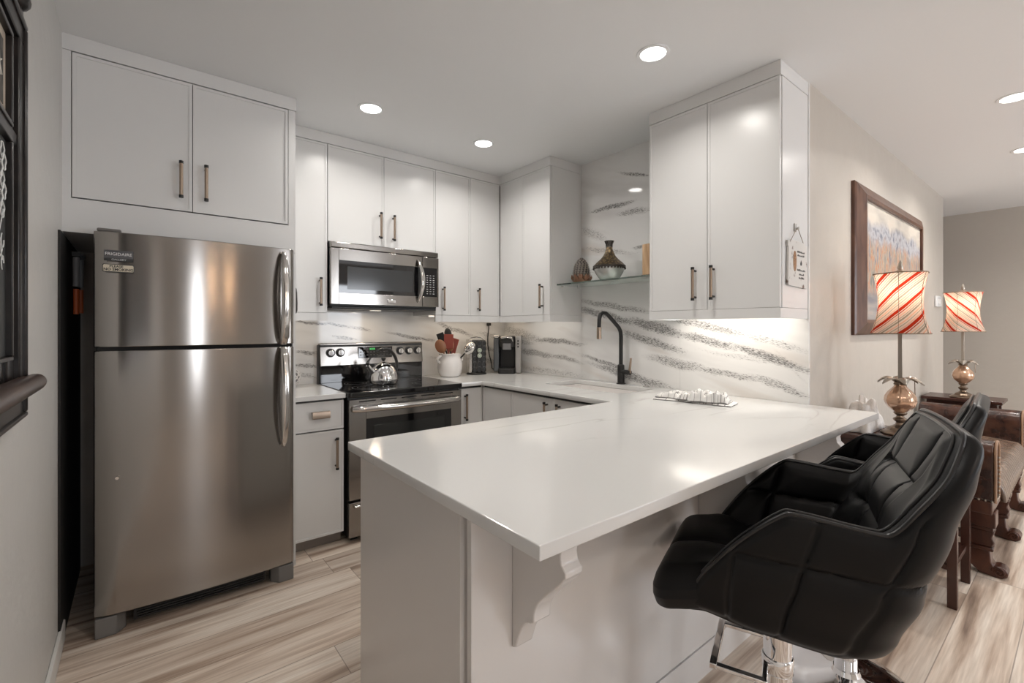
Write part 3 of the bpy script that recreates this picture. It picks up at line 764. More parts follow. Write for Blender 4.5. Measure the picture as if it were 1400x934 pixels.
# ------------------------------------------------------------ kettle on the cooktop
kx, ky = 1.335, 3.10
t = empty('kettle', (kx, ky, .9175), 0, 'shiny steel stovetop kettle with black handle on the cooker', 'kettle')
bm = bmesh.new(); pf = [(.070, 0), (.088, .003), (.095, .012), (.097, .03), (.095, .055), (.088, .085), (.074, .112), (.056, .130), (.040, .138), (.034, .140)]
lathe(bm, pf, 40); obj('vessel', bm, M['chrome'], t)
bm = bmesh.new(); lathe(bm, [(.040, .138), (.040, .142), (.028, .149), (.008, .152), (.006, .158)], 28); ld = obj('lid', bm, M['ssp'], t)
bm = bmesh.new(); lathe(bm, [(.008, .155), (.010, .162), (.017, .172), (.015, .180), (.004, .183)], 20); obj('lid_knob', bm, M['blackplastic'], ld)
bm = bmesh.new(); tube(bm, [(-.078, -.01, .085), (-.105, -.02, .108), (-.125, -.028, .135)], [.022, .017, .013], 14, flat=(1, 1)); sp_ = obj('spout', bm, M['chrome'], t)
bm = bmesh.new(); tube(bm, [(-.115, -.026, .135), (-.128, -.030, .150), (-.118, -.026, .160), (-.100, -.02, .185)], [.010, .012, .007, .006], 12); obj('spout_lever', bm, M['blackplastic'], sp_)
bm = bmesh.new(); pts = []
for k in range(19):
    a = R(125-k*8.0); pts.append((.005+.095*math.cos(a), 0, .118+.125*math.sin(a)))
pts.append((.094, 0, .075)); tube(bm, pts, [.007+.004*math.sin(PI*i/(len(pts)-1)) for i in range(len(pts))], 12, flat=(1.3, 1)); obj('handle', bm, M['blackplastic'], t)

# ------------------------------------------------------------ utensil crock
cx, cy = 1.962, 3.25
t = empty('utensil_crock', (cx, cy, .9145), 0, 'white lug-handled ceramic crock full of utensils beside the cooker', 'crock')
bm = bmesh.new(); lathe(bm, [(.070, 0), (.078, .004), (.092, .03), (.100, .065), (.099, .095), (.090, .120), (.083, .135), (.086, .152), (.090, .160), (.086, .162), (.080, .155), (.078, .13), (.085, .10), (.088, .06), (.07, .012), (.002, .01)], 40, cap=False)
obj('pot', bm, M['whitecer'], t)
for s in (-1, 1):
    bm = bmesh.new(); pts = [(s*(.083+.034*math.sin(PI*k/8)), 0, .148-.055*k/8) for k in range(9)]
    tube(bm, pts, [.010]*9, 12, flat=(1.4, .9)); obj('lug_handle', bm, M['whitecer'], t)
umats = {'wood': wood('spoon_wood', (.30, .12, .06), (.52, .27, .15), (4, 4, 1)), 'red': plain('red_silicone', (.32, .07, .05), .45), 'blk': M['blackplastic'], 'st': M['ssp'], 'cream': plain('cream_wood', (.6, .45, .32), .5)}
def utensil(kind, ang, tilt, ln, mat, label, w=.03, rz=None):
    t = empty('cooking_utensil', (cx, cy, .9285), 0, label, 'utensil', 'utensils in the white crock')
    d = Vector((math.cos(R(ang))*math.sin(R(tilt)), math.sin(R(ang))*math.sin(R(tilt)), math.cos(R(tilt))))
    b = Vector((-math.cos(R(ang))*.030, -math.sin(R(ang))*.030, .004))
    bm = bmesh.new(); tube(bm, [b, b+d*(ln-.05)], .0055, 10); obj('shaft', bm, umats['blk'] if mat == 'st' else umats[mat], t)
    bm = bmesh.new(); c = b+d*ln
    if kind == 'spoon': ball(bm, (0, 0, 0), 1, 18, (w*1.15, .012, .050))
    elif kind == 'spatula': box(bm, -w*1.2, w*1.2, -.003, .003, -.05, .05)
    elif kind == 'ladle': ball(bm, (0, 0, 0), 1, 18, (w, .022, .05))
    elif kind == 'tongs': box(bm, -.012, -.005, -.006, .006, -.06, .04); box(bm, .005, .012, -.006, .006, -.06, .04)
    yv = Vector((-.62, -.78, .1)); yv = (yv-d*yv.dot(d)).normalized(); xv = yv.cross(d); q = Matrix((xv, yv, d)).transposed().to_4x4()
    bm.transform(Matrix.Translation(c) @ q); obj('head', bm, umats[mat], t, bev=.002 if kind != 'spoon' else 0)
utensil('spoon', 165, 27, .215, 'wood', 'reddish wooden spoon leaning left in the white crock', .034)
utensil('spatula', 148, 20, .250, 'blk', 'black spatula at the left of the white crock', .022)
utensil('spoon', 135, 9, .272, 'blk', 'tall black spoon standing highest in the white crock', .024)
utensil('spatula', 30, 3, .225, 'red', 'dark red slotted turner in the middle of the white crock', .028)
utensil('tongs', 300, 7, .205, 'cream', 'pale wooden tongs near the centre of the white crock')
utensil('spoon', 240, 10, .200, 'wood', 'red-brown spoon at the front of the white crock', .026)
utensil('spatula', 322, 17, .205, 'red', 'red scraper leaning right in the white crock', .020)
utensil('ladle', 326, 44, .245, 'st', 'large steel ladle leaning far right out of the white crock', .036)

# ------------------------------------------------------------ coffee pod rack
px_, py_ = 2.245, 3.285
t = empty('coffee_pod_rack', (px_, py_, .9145), R(-18), 'upright black and steel coffee pod rack beside the utensil crock', 'pod rack')
bm = bmesh.new(); lathe(bm, [(.085, 0), (.085, .006), (.08, .010)], 32); obj('base', bm, M['black'], t)
bm = NB((-.078, -.052, -.055, .055, .011, .225)); obj('side_plate', bm, M['ssp'], t, bev=.006)
bm = NB((-.052, .072, -.048, .048, .011, .222)); obj('body', bm, M['black'], t, bev=.012)
bm = bmesh.new()
for r_ in range(6):
    for c_ in range(3): 
        x = -.031+c_*.041; z = .030+r_*.034; pts = [(x+.0175*math.cos(2*PI*k/18), -.051, z+.0175*math.sin(2*PI*k/18)) for k in range(18)]
        tube(bm, pts, .0028, 6, closed=True)
obj('pod_ring', bm, plain('rack_dark_steel', (.10, .10, .10), .3, .8), t)
bm = bmesh.new(); tube(bm, [(-.06, 0, .222), (-.05, 0, .236), (.0, 0, .243), (.05, 0, .236), (.062, 0, .222)], .004, 8); obj('carry_loop', bm, M['ssp'], t)
for r_, lab in ((4, 'upper of the two pale green-lidded coffee pods in the rack'), (3, 'lower of the two pale green-lidded coffee pods in the rack')):
    z = .030+(r_-.3)*.034
    T = Matrix.Translation((px_, py_, .9145)) @ Matrix.Rotation(R(-18), 4, 'Z')
    bm = bmesh.new(); cyl(bm, (.010, -.064, z), .0185, .013, 24, 'y'); bm.transform(T)
    o = obj('coffee_pod', bm, plain('pod_foil', (.62, .66, .58), .4), label=lab, cat='coffee pod', group='coffee pods in the rack')
    bm = bmesh.new(); tube(bm, [(.010+.011*math.cos(2*PI*k/20), -.0648, z+.011*math.sin(2*PI*k/20)) for k in range(20)], .0012, 6, closed=True); bm.transform(T)
    obj('lid_print', bm, plain('pod_print', (.10, .25, .12), .5), o)

# ------------------------------------------------------------ coffee maker
t = empty('coffee_maker', (2.525, 3.215, .9145), R(-42), 'black and silver single-serve coffee maker in the corner of the worktop', 'coffee maker')
cmm = plain('silver_plastic', (.45, .44, .43), .3, .6)
obj('water_tank', NB((-.105, -.062, -.07, .085, .012, .222)), plain('smoky_tank', (.10, .11, .12), .08, coat=.4), t, bev=.010)
obj('tank_lid', NB((-.107, -.060, -.072, .087, .2225, .240)), M['ssp'], t, bev=.008)
obj('back_body', NB((-.060, .062, .0, .10, .012, .235)), M['black'], t, bev=.006)
bm = bmesh.new(); prism(bm, rrect(-.060, .062, -.09, .10, .03), .165, .236, 'z'); hd = obj('brew_head', bm, M['blackplastic'], t, bev=.006)
bm = bmesh.new(); prism(bm, rrect(-.032, .034, -.098, -.04, .015), .150, .190, 'z'); obj('brew_nozzle', bm, plain('nozzle_grey', (.22, .22, .23), .3), hd, bev=.003)
bm = bmesh.new(); tube(bm, [(-.045, -.085, .205), (-.04, -.108, .225), (0, -.114, .232), (.04, -.108, .225), (.047, -.085, .205)], .007, 10); obj('lid_lever', bm, M['ssp'], hd)
obj('control_side', NB((.064, .112, -.075, .10, .0, .238)), cmm, t, bev=.010)
bm = bmesh.new()
for k in range(3): cyl(bm, (.088, -.0765, .205-k*.018), .006, .003, 14, 'y')
obj('button', bm, M['black'], t)
bm = bmesh.new(); prism(bm, rrect(-.068, .066, -.115, .10, .03), 0, .032, 'z'); obj('drip_tray', bm, M['black'], t, bev=.004)
# power cord to the strip socket under the cupboard
bm = bmesh.new(); tube(bm, [(2.475, 3.425, 1.35), (2.478, 3.428, 1.30), (2.470, 3.432, 1.22), (2.468, 3.43, 1.15), (2.482, 3.425, 1.06), (2.488, 3.40, .985), (2.478, 3.38, .945), (2.49, 3.35, .925)], .0045, 8)
o = obj('power_cord', bm, M['black'], label='thin black power cord hanging down the marble behind the coffee maker', cat='cable')
obj('plug', NB((2.462, 2.490, 3.408, 3.441, 1.325, 1.351)), M['black'], o, bev=.003)

# white lattice ball and pot holder by the fridge
t = empty('lattice_ball', (.775, 3.30, .9145), 0, 'white ball ornament with raised lattice on the short worktop by the fridge', 'ornament')
bm = bmesh.new(); ball(bm, (0, 0, .068), .062, 28); obj('core', bm, plain('ball_grey', (.16, .15, .15), .5), t)
bm = bmesh.new()
for s in (1, -1):
    for k in range(12):
        pts = []
        for j in range(25):
            v = -80+160*j/24; a = R(k*30+s*v*.8); pts.append((.064*math.cos(R(v))*math.cos(a), .064*math.cos(R(v))*math.sin(a), .068+.064*math.sin(R(v))))
        tube(bm, pts, .0042, 6)
obj('lattice', bm, M['whitecer'], t)
bm = bmesh.new(); prism(bm, [(2.79, 1.53), (2.775, 1.50), (2.765, 1.44), (2.768, 1.40), (2.79, 1.385), (2.84, 1.39), (2.86, 1.42), (2.855, 1.48), (2.83, 1.53)], .677, .692, 'x')
o = obj('oven_mitt', bm, plain('dark_quilted_cloth', (.05, .045, .045), .8), label='dark oven mitt hanging at the right edge of the fridge', cat='oven mitt', bev=.005)
bm = bmesh.new(); tube(bm, [(.684, 2.81, 1.53), (.684, 2.80, 1.56), (.684, 2.815, 1.575), (.684, 2.825, 1.53)], .003, 8); obj('loop', bm, plain('tan_loop', (.5, .35, .28), .7), o)
def scale_thing(t, sx, sy, sz):
    S4 = Matrix.Diagonal((sx, sy, sz, 1))
    def rec(o):
        for c in o.children:
            if c.type == 'MESH': c.data.transform(S4)
            rec(c)
    rec(t)
for o in list(COL.objects):
    if o.parent is None and o.name == 'utensil_crock': scale_thing(o, 1.0, 1.0, 1.15)
    if o.parent is None and o.name.startswith('cooking_utensil'): scale_thing(o, 1.12, 1.12, 1.17)
    if o.parent is None and o.name == 'coffee_pod_rack': scale_thing(o, 1.0, 1.0, 1.3)
    if o.parent is None and o.name == 'coffee_maker': scale_thing(o, 1.1, 1.1, 1.36)
for o in COL.objects:
    if o.parent is None and o.name.startswith('coffee_pod') and o.type == 'MESH':
        c = sum((v.co for v in o.data.vertices), Vector())/len(o.data.vertices); dz = (c.z-.9145)*.3
        o.data.transform(Matrix.Translation((0, 0, dz)))
        for ch in o.children: ch.data.transform(Matrix.Translation((0, 0, dz)))

# ------------------------------------------------------------ tap
t = empty('kitchen_tap', (2.632, 2.067, .9145), 0, 'tall matt black kitchen tap with bronze spray end and lever', 'tap')
bm = bmesh.new(); lathe(bm, [(.032, 0), (.032, .006), (.024, .008), (.024, .13), (.021, .134), (.016, .136)], 28); obj('base', bm, M['black'], t)
bm = bmesh.new()
P0 = [Vector(p) for p in ((0, 0, .13), (0, 0, .33), (-.004, .001, .365), (-.018, .004, .392), (-.040, .010, .415), (-.105, .027, .478), (-.125, .032, .492), (-.148, .038, .494), (-.168, .043, .480), (-.176, .045, .452), (-.178, .0455, .395))]
tube(bm, P0, .0135, 16); obj('spout', bm, M['black'], t)
bm = bmesh.new(); tube(bm, [(-.178, .0455, .395), (-.178, .0455, .315)], [.0165, .0165], 18); obj('spray_head', bm, M['brass'], t, label='bronze spray head')
bm = bmesh.new(); tube(bm, [(-.002, -.010, .085), (-.004, -.082, .085)], .0165, 16); lv_ = obj('lever_hub', bm, M['black'], t)
bm = bmesh.new(); tube(bm, [(-.004, -.074, .08), (-.004, -.088, .185)], [.0095, .0065], 10); obj('lever', bm, M['brass'], lv_, label='bronze lever')
bm = bmesh.new(); lathe(bm, [(.022, 0), (.022, .003), (.014, .006), (.003, .007)], 24, (2.634, 1.862, .9145)); obj('disposal_button', bm, M['ssp'], label='small round steel button on the worktop beside the tap', cat='button')

# ------------------------------------------------------------ towel
def towel():
    t = empty('tea_towel', (2.32, 1.33, .9145), 0, 'crumpled white tea towel with dark check lines on the worktop', 'tea towel')
    k = N('checked_cotton'); k.set(Roughness=.9)
    uv = k.n('ShaderNodeUVMap'); sp = k.n('ShaderNodeSeparateXYZ'); k.l(uv, 0, sp, 0)
    def ln(i, f, wd):
        a = k.math('MULTIPLY', sp, None, ai=i, bv=f); b = k.math('FRACT', a); c = k.math('LESS_THAN', b, None, bv=wd); return c
    m = k.math('MAXIMUM', ln(0, 6.0, .07), ln(1, 5.0, .07))
    st = ln(0, 13.0, .16); gate = k.math('GREATER_THAN', sp, None, ai=0, bv=.62); s2 = k.math('MULTIPLY', st, gate); m2 = k.math('MAXIMUM', m, s2)
    mx = k.mix(m2, 0, (.74, .73, .71), (.27, .26, .255)); k.l(mx, 2, k.b, 'Base Color')
    rnd = random.Random(3)
    from mathutils import noise
    def layer(L, Wd, ang, cx, cy, z0, amp, seed, name):
        bm = bmesh.new(); nu, nv = 56, 36; uvl = bm.loops.layers.uv.new('uv')
        vs = []
        for i in range(nu):
            row = []
            for j in range(nv):
                u, v = i/(nu-1), j/(nv-1)
                e = min(u, 1-u, v, 1-v)
                n1 = noise.noise(Vector((u*3.2+seed, v*2.6, seed))); n2 = noise.noise(Vector((u*8+seed, v*7, seed*2)))
                lx = (u-.5)*L*(1+.10*n1*(v-.5)); ly = (v-.5)*Wd*(1+.22*n1)
                fold = math.sin((u*1.9+v*1.3+n1*.9)*PI*.85)**2
                z = z0 + min(1, e*9)*amp*(.30+.55*fold+.5*max(0, n2))
                a = R(ang); row.append(bm.verts.new((cx+lx*math.cos(a)-ly*math.sin(a), cy+lx*math.sin(a)+ly*math.cos(a), z)))
            vs.append(row)
        for i in range(nu-1):
            for j in range(nv-1):
                f = bm.faces.new((vs[i][j], vs[i+1][j], vs[i+1][j+1], vs[i][j+1]))
                for lp, (a, b) in zip(f.loops, ((i, j), (i+1, j), (i+1, j+1), (i, j+1))): lp[uvl].uv = (a/(nu-1), b/(nv-1))
        o = obj(name, bm, k.m, t, smooth=60); m_ = o.modifiers.new('s', 'SOLIDIFY'); m_.thickness = .003; m_.offset = 1
        return o
    layer(.40, .17, -78, 0, 0, .0005, .012, 1.3, 'bottom_fold')
    layer(.21, .13, -84, -.02, .085, .010, .034, 4.2, 'checked_fold')
    layer(.19, .14, -70, .0, -.075, .010, .050, 7.9, 'striped_fold')
towel()

# ------------------------------------------------------------ glass shelf and its ornaments
SZ = 1.628
o = obj('glass_shelf', NB((2.405, XS-.0005, 1.634, 2.474, SZ-.010, SZ)), M['glass'], smooth=0, bev=.001, label='clear green-edged glass shelf between the two sink-wall cupboards', cat='shelf')
bm = bmesh.new()
for y in (1.640, 2.462):
    for x in (2.45, 2.62): cyl(bm, (x, y, SZ-.022), .006, .0115, 12)
obj('shelf_pin', bm, M['ssp'], o)
# artichoke-like cone ornament
t = empty('cone_ornament', (2.50, 2.317, SZ+.0005), 0, 'bronze and silver scaled cone ornament at the left of the glass shelf', 'ornament')
sil = plain('silvered_resin', (.30, .27, .24), .35, .8); brz = plain('bronze_petal', (.26, .14, .09), .32, .75)
bm = bmesh.new(); cone = lambda s: (.018+.046*math.sin(PI*min(1, (.20+.80*s)))**.8) if s < .98 else .006
lathe(bm, [(.045, .0), (.056, .02), (.060, .05), (.058, .08), (.052, .11), (.040, .145), (.024, .170), (.008, .182), (.001, .183)], 36); obj('core', bm, plain('cone_core', (.05, .04, .035), .6), t)
def scale_mesh(bm, a, z, r, w, h, out):
    c = Vector((r*math.cos(a), r*math.sin(a), z)); n = Vector((math.cos(a), math.sin(a), 0)); tt = Vector((-math.sin(a), math.cos(a), 0)); u = Vector((0, 0, 1))
    p = [c-tt*w*.5, c+tt*w*.5, c+tt*w*.35+u*h*.6+n*out*.6, c+u*h+n*out, c-tt*w*.35+u*h*.6+n*out*.6, c+n*out*1.2+u*h*.45]
    v = [bm.verts.new(q) for q in p]
    for f in ((0, 1, 5), (1, 2, 5), (2, 3, 5), (3, 4, 5), (4, 0, 5)): bm.faces.new([v[i] for i in f])
bm = bmesh.new()
for r_, (z, r) in enumerate(((.055, .060), (.072, .059), (.088, .056), (.104, .053), (.119, .049), (.133, .044), (.146, .037), (.158, .029), (.168, .020))):
    n = max(8, int(r*300))
    for k in range(n): scale_mesh(bm, 2*PI*(k+.5*(r_ % 2))/n, z-.008, r+.0005, 2*PI*r/n*.92, .017, .0045)
obj('scales', bm, sil, t, smooth=0)
bm = bmesh.new()
for r_, (z, r, h) in enumerate(((.002, .046, .050), (.006, .054, .058), (.010, .060, .052))):
    for k in range(9): scale_mesh(bm, 2*PI*(k+.33*r_)/9, z, r, .040, h, .014)
obj('petals', bm, brz, t, smooth=0)
# vase
t = empty('vase', (2.50, 2.062, SZ+.0005), 0, 'ornate bronze and glass flask-shaped vase on the glass shelf', 'vase')
k = N('embossed_bronze'); k.set(Roughness=.3, Metallic=.8); tc = k.n('ShaderNodeTexCoord'); v = k.n('ShaderNodeTexVoronoi', i_Scale=70.0); k.l(tc, 'Object', v, 0)
r = k.ramp(v, 0, [(.2, (.33, .24, .12)), (.6, (.12, .09, .06))]); k.l(r, 0, k.b, 'Base Color'); k.bump(v, 0, .6, .004); emb = k.m
bm = bmesh.new(); lathe(bm, [(.105, .092), (.108, .098), (.100, .106), (.085, .122), (.062, .142), (.042, .165), (.029, .190), (.023, .212), (.021, .228)], 44, cap=False); obj('shoulder', bm, emb, t)
bm = bmesh.new(); lathe(bm, [(.045, 0), (.058, .004), (.074, .020), (.092, .048), (.102, .072), (.105, .086)], 44, cap=False)
for q in bm.faces: pass
obj('bowl', bm, plain('crackled_mirror_glass', (.55, .56, .55), .12, .55), t)
bm = bmesh.new(); lathe(bm, [(.1045, .084), (.110, .088), (.1095, .098), (.1045, .1)], 44, cap=False)
for k_ in range(30):
    a = 2*PI*k_/30; ball(bm, (.1055*math.cos(a), .1055*math.sin(a), .079), .007, 8)
obj('beaded_band', bm, plain('dark_band', (.08, .07, .06), .3, .8), t)
bm = bmesh.new()
for k_ in range(14):
    a = 2*PI*k_/14; tube(bm, [(.0205*math.cos(a), .0205*math.sin(a), .222), (.021*math.cos(a), .021*math.sin(a), .245), (.031*math.cos(a), .031*math.sin(a), .268)], .0028, 6)
lathe(bm, [(.020, .222), (.020, .250), (.029, .268), (.027, .268), (.018, .25)], 28, cap=False); obj('neck', bm, plain('ribbed_neck', (.16, .15, .14), .25, .85), t)
# gilded candle block
t = empty('gilt_ornament', (2.505, 1.735, SZ+.0005), 0, 'tall gilded block ornament at the right end of the glass shelf', 'ornament')
gl = wood('gilded_wood', (.35, .20, .09), (.75, .52, .32), (6, 6, 1.2))
bm = bmesh.new(); prism(bm, [(-.02, -.055), (.015, -.055), (.02, -.02), (.018, .055), (-.015, .055), (-.02, .03)], .0, .205, 'z'); obj('block', bm, gl, t, bev=.004)
bm = NB((-.024, .024, -.060, .060, 0, .012)); obj('foot', bm, plain('dark_gilt', (.16, .09, .05), .4, .5), t, bev=.003)

# ------------------------------------------------------------ hanging sign on the cupboard side
yq = .9148
t = empty('hanging_sign', (2.51, yq, 1.5), 0, 'small white distressed sign hanging by a string on the cupboard side', 'sign')
bm = bmesh.new(); pts = [(2.40, 1.508), (2.62, 1.500), (2.632, 1.512), (2.622, 1.700), (2.630, 1.712), (2.600, 1.716), (2.585, 1.726), (2.44, 1.730), (2.425, 1.722), (2.395, 1.722), (2.392, 1.70), (2.402, 1.69), (2.392, 1.52)]
prism(bm, pts, yq-.012, yq-.002, 'y')
k = N('distressed_white'); k.set(Roughness=.6); tc = k.n('ShaderNodeTexCoord'); n = k.n('ShaderNodeTexNoise', i_Scale=22.0, i_Detail=5.0); k.l(tc, 'Object', n, 0)
r = k.ramp(n, 0, [(.60, (.62, .60, .57)), (.70, (.15, .10, .08))]); k.l(r, 0, k.b, 'Base Color')
obj('board', bm, k.m, t, bev=.0015)
bm = bmesh.new(); prism(bm, [(2.472+.020*math.cos(2*PI*i/20), 1.628+.050*math.sin(2*PI*i/20)) for i in range(20)], yq-.0128, yq-.0118, 'y'); obj('oval_motif', bm, wood('motif_brown', (.12, .05, .02), (.5, .25, .10), (40, 1, 40)), t, smooth=0)
bm = bmesh.new(); rr = random.Random(5)
for z, x0, x1 in ((1.675, 2.50, 2.585), (1.658, 2.505, 2.59), (1.586, 2.50, 2.60), (1.566, 2.525, 2.575), (1.548, 2.52, 2.585)):
    x = x0
    while x < x1:
        w = rr.uniform(.004, .010); box(bm, x, x+w, yq-.0128, yq-.0118, z-.003, z+rr.uniform(.002, .007)); x += w+.004
prism(bm, [(2.54, 1.612), (2.555, 1.612), (2.56, 1.622), (2.549, 1.638), (2.538, 1.622)], yq-.0128, yq-.0118, 'y')
obj('lettering', bm, M['text_dark'], t, smooth=0)
bm = bmesh.new(); tube(bm, [(2.425, yq-.010, 1.720), (2.50, yq-.012, 1.792), (2.508, yq-.012, 1.792), (2.590, yq-.010, 1.718)], .0016, 6); obj('string', bm, plain('jute', (.25, .2, .15), .8), t)
relocate(t)
bm = NB((2.492, 2.516, yq-.006, yq-.0005, 1.775, 1.815)); box(bm, 2.498, 2.510, yq-.018, yq-.006, 1.783, 1.789); box(bm, 2.498, 2.510, yq-.020, yq-.016, 1.783, 1.797)
obj('adhesive_hook', bm, plain('clear_hook', (.55, .54, .52), .2), bev=.002, label='small pale adhesive hook holding the sign', cat='hook')

# ------------------------------------------------------------ blackboard on the left wall
t = empty('blackboard_frame', (XL, .9, 1.1), 0, 'large black framed picture and chalkboard with rail on the left wall', 'chalkboard')
X0, X1, Y0, Y1, Z0, Z1 = XL, XL+.030, .15, 1.672, 1.085, 2.058
obj('backing', NB((X0, X0+.012, Y0, Y1-.004, Z0+.004, Z1-.004)), M['boardwood'], t, smooth=0)
def rectframe(bm, y0, y1, z0, z1, w, x0, x1):
    box(bm, x0, x1, y0, y1, z0, z0+w); box(bm, x0, x1, y0, y1, z1-w, z1); box(bm, x0, x1, y0, y0+w, z0+w, z1-w); box(bm, x0, x1, y1-w, y1, z0+w, z1-w)
bm = bmesh.new(); rectframe(bm, Y0, Y1, Z0, Z1, .05, X0, X1); rectframe(bm, Y0, Y1, Z0, Z1, .012, X0, X1+.007); box(bm, X0, X1-.006, Y0+.05, Y1-.05, 1.742, 1.772); box(bm, X0, X1-.012, Y1-.115, Y1-.05, Z0+.05, Z1-.05)
obj('frame', bm, M['boardwood'], t, bev=.004)
bm = bmesh.new(); rectframe(bm, Y0+.06, Y1-.112, 1.768, 1.985, .010, X0, X1-.002); rectframe(bm, Y0+.06, Y1-.112, 1.23, 1.742, .010, X0, X1-.002); obj('inner_moulding', bm, M['boardwood'], t, bev=.002)
k = N('aged_parchment_print'); k.set(Roughness=.7); tc = k.n('ShaderNodeTexCoord'); n = k.n('ShaderNodeTexNoise', i_Scale=12.0, i_Detail=6.0); k.l(tc, 'Object', n, 0)
r = k.ramp(n, 0, [(.35, (.36, .30, .24)), (.6, (.48, .42, .35))]); k.l(r, 0, k.b, 'Base Color')
pr = obj('print', NB((X0+.012, X0+.016, Y0+.07, Y1-.120, 1.776, 1.978)), k.m, t, smooth=0)
k = N('dark_print_field'); k.set(Roughness=.7); tc = k.n('ShaderNodeTexCoord'); n = k.n('ShaderNodeTexNoise', i_Scale=30.0, i_Detail=4.0); k.l(tc, 'Object', n, 0)
r = k.ramp(n, 0, [(.4, (.03, .028, .026)), (.7, (.10, .09, .08))]); k.l(r, 0, k.b, 'Base Color')
obj('print_field', NB((X0+.0155, X0+.017, Y0+.1, Y1-.150, 1.805, 1.95)), k.m, pr, smooth=0)
bm = bmesh.new()
for a, b in (((1.45, 1.90), (1.50, 1.862)), ((1.475, 1.905), (1.482, 1.855)), ((1.455, 1.87), (1.498, 1.895)), ((1.40, 1.86), (1.43, 1.90)), ((1.41, 1.90), (1.425, 1.86))):
    tube(bm, [(X0+.0178, a[0], a[1]), (X0+.0178, b[0], b[1])], .0018, 6)
obj('print_mark', bm, plain('print_chalk', (.5, .48, .44), .8), pr)
k = N('slate_board'); k.set(Roughness=.55); tc = k.n('ShaderNodeTexCoord'); n = k.n('ShaderNodeTexNoise', i_Scale=3.5, i_Detail=6.0, i_Distortion=.8); k.l(tc, 'Object', n, 0)
r = k.ramp(n, 0, [(.35, (.014, .016, .016)), (.7, (.050, .054, .054))]); k.l(r, 0, k.b, 'Base Color')
sl = obj('slate', NB((X0+.012, X0+.016, Y0+.07, Y1-.118, 1.235, 1.735)), k.m, t, smooth=0)
bm = bmesh.new(); rr = random.Random(11)
for c in range(7):          # chalk flower: looping scribbles
    cy_, cz_ = 1.512+.020*math.sin(c*2.1), 1.700-.022*c
    tube(bm, [(X0+.0168, cy_+(.017+.005*math.sin(4*a_))*math.cos(a_), cz_+.018*math.sin(a_)) for a_ in [2*PI*q/24 for q in range(24)]], .0017, 5, closed=True)
pts = [(X0+.0168, 1.40+.11*math.sin(q*.32), 1.53-.010*q) for q in range(22)]; tube(bm, pts, .0013, 5)
pts = [(X0+.0168, 1.50+.02*math.cos(q*.5), 1.57-.010*q+.004*math.sin(q)) for q in range(12)]; tube(bm, pts, .0012, 5)
tube(bm, [(X0+.0168, 1.515+.012*math.cos(q*.55), 1.45+.016*math.sin(q*.55)) for q in range(9)], .0013, 5)
tube(bm, [(X0+.0168, 1.515+.014*math.cos(q*.55+2), 1.50+.016*math.sin(q*.55+2)) for q in range(9)], .0013, 5)
obj('chalk_drawing', bm, plain('white_chalk', (.62, .63, .62), .9), sl, label='white chalk scribbles')
bm = bmesh.new(); tube(bm, [(X1+.018, Y0, 1.168), (X1+.018, Y1-.01, 1.168), (X1+.018, Y1+.012, 1.168), (X1+.018, Y1+.022, 1.168)], [.022, .022, .021, .010], 18); box(bm, X1-.004, X1+.018, Y0, Y1-.02, 1.150, 1.186)
obj('rail', bm, wood('rail_wood', (.03, .018, .014), (.09, .055, .045), (8, 1, 8)), t)
bm = bmesh.new(); ball(bm, (X1, 1.60, 2.085), .022, 16, (1, 1.3, 1)); box(bm, X1-.008, X1+.006, 1.585, 1.615, 2.055, 2.07); obj('finial', bm, M['boardwood'], t)
relocate(t)

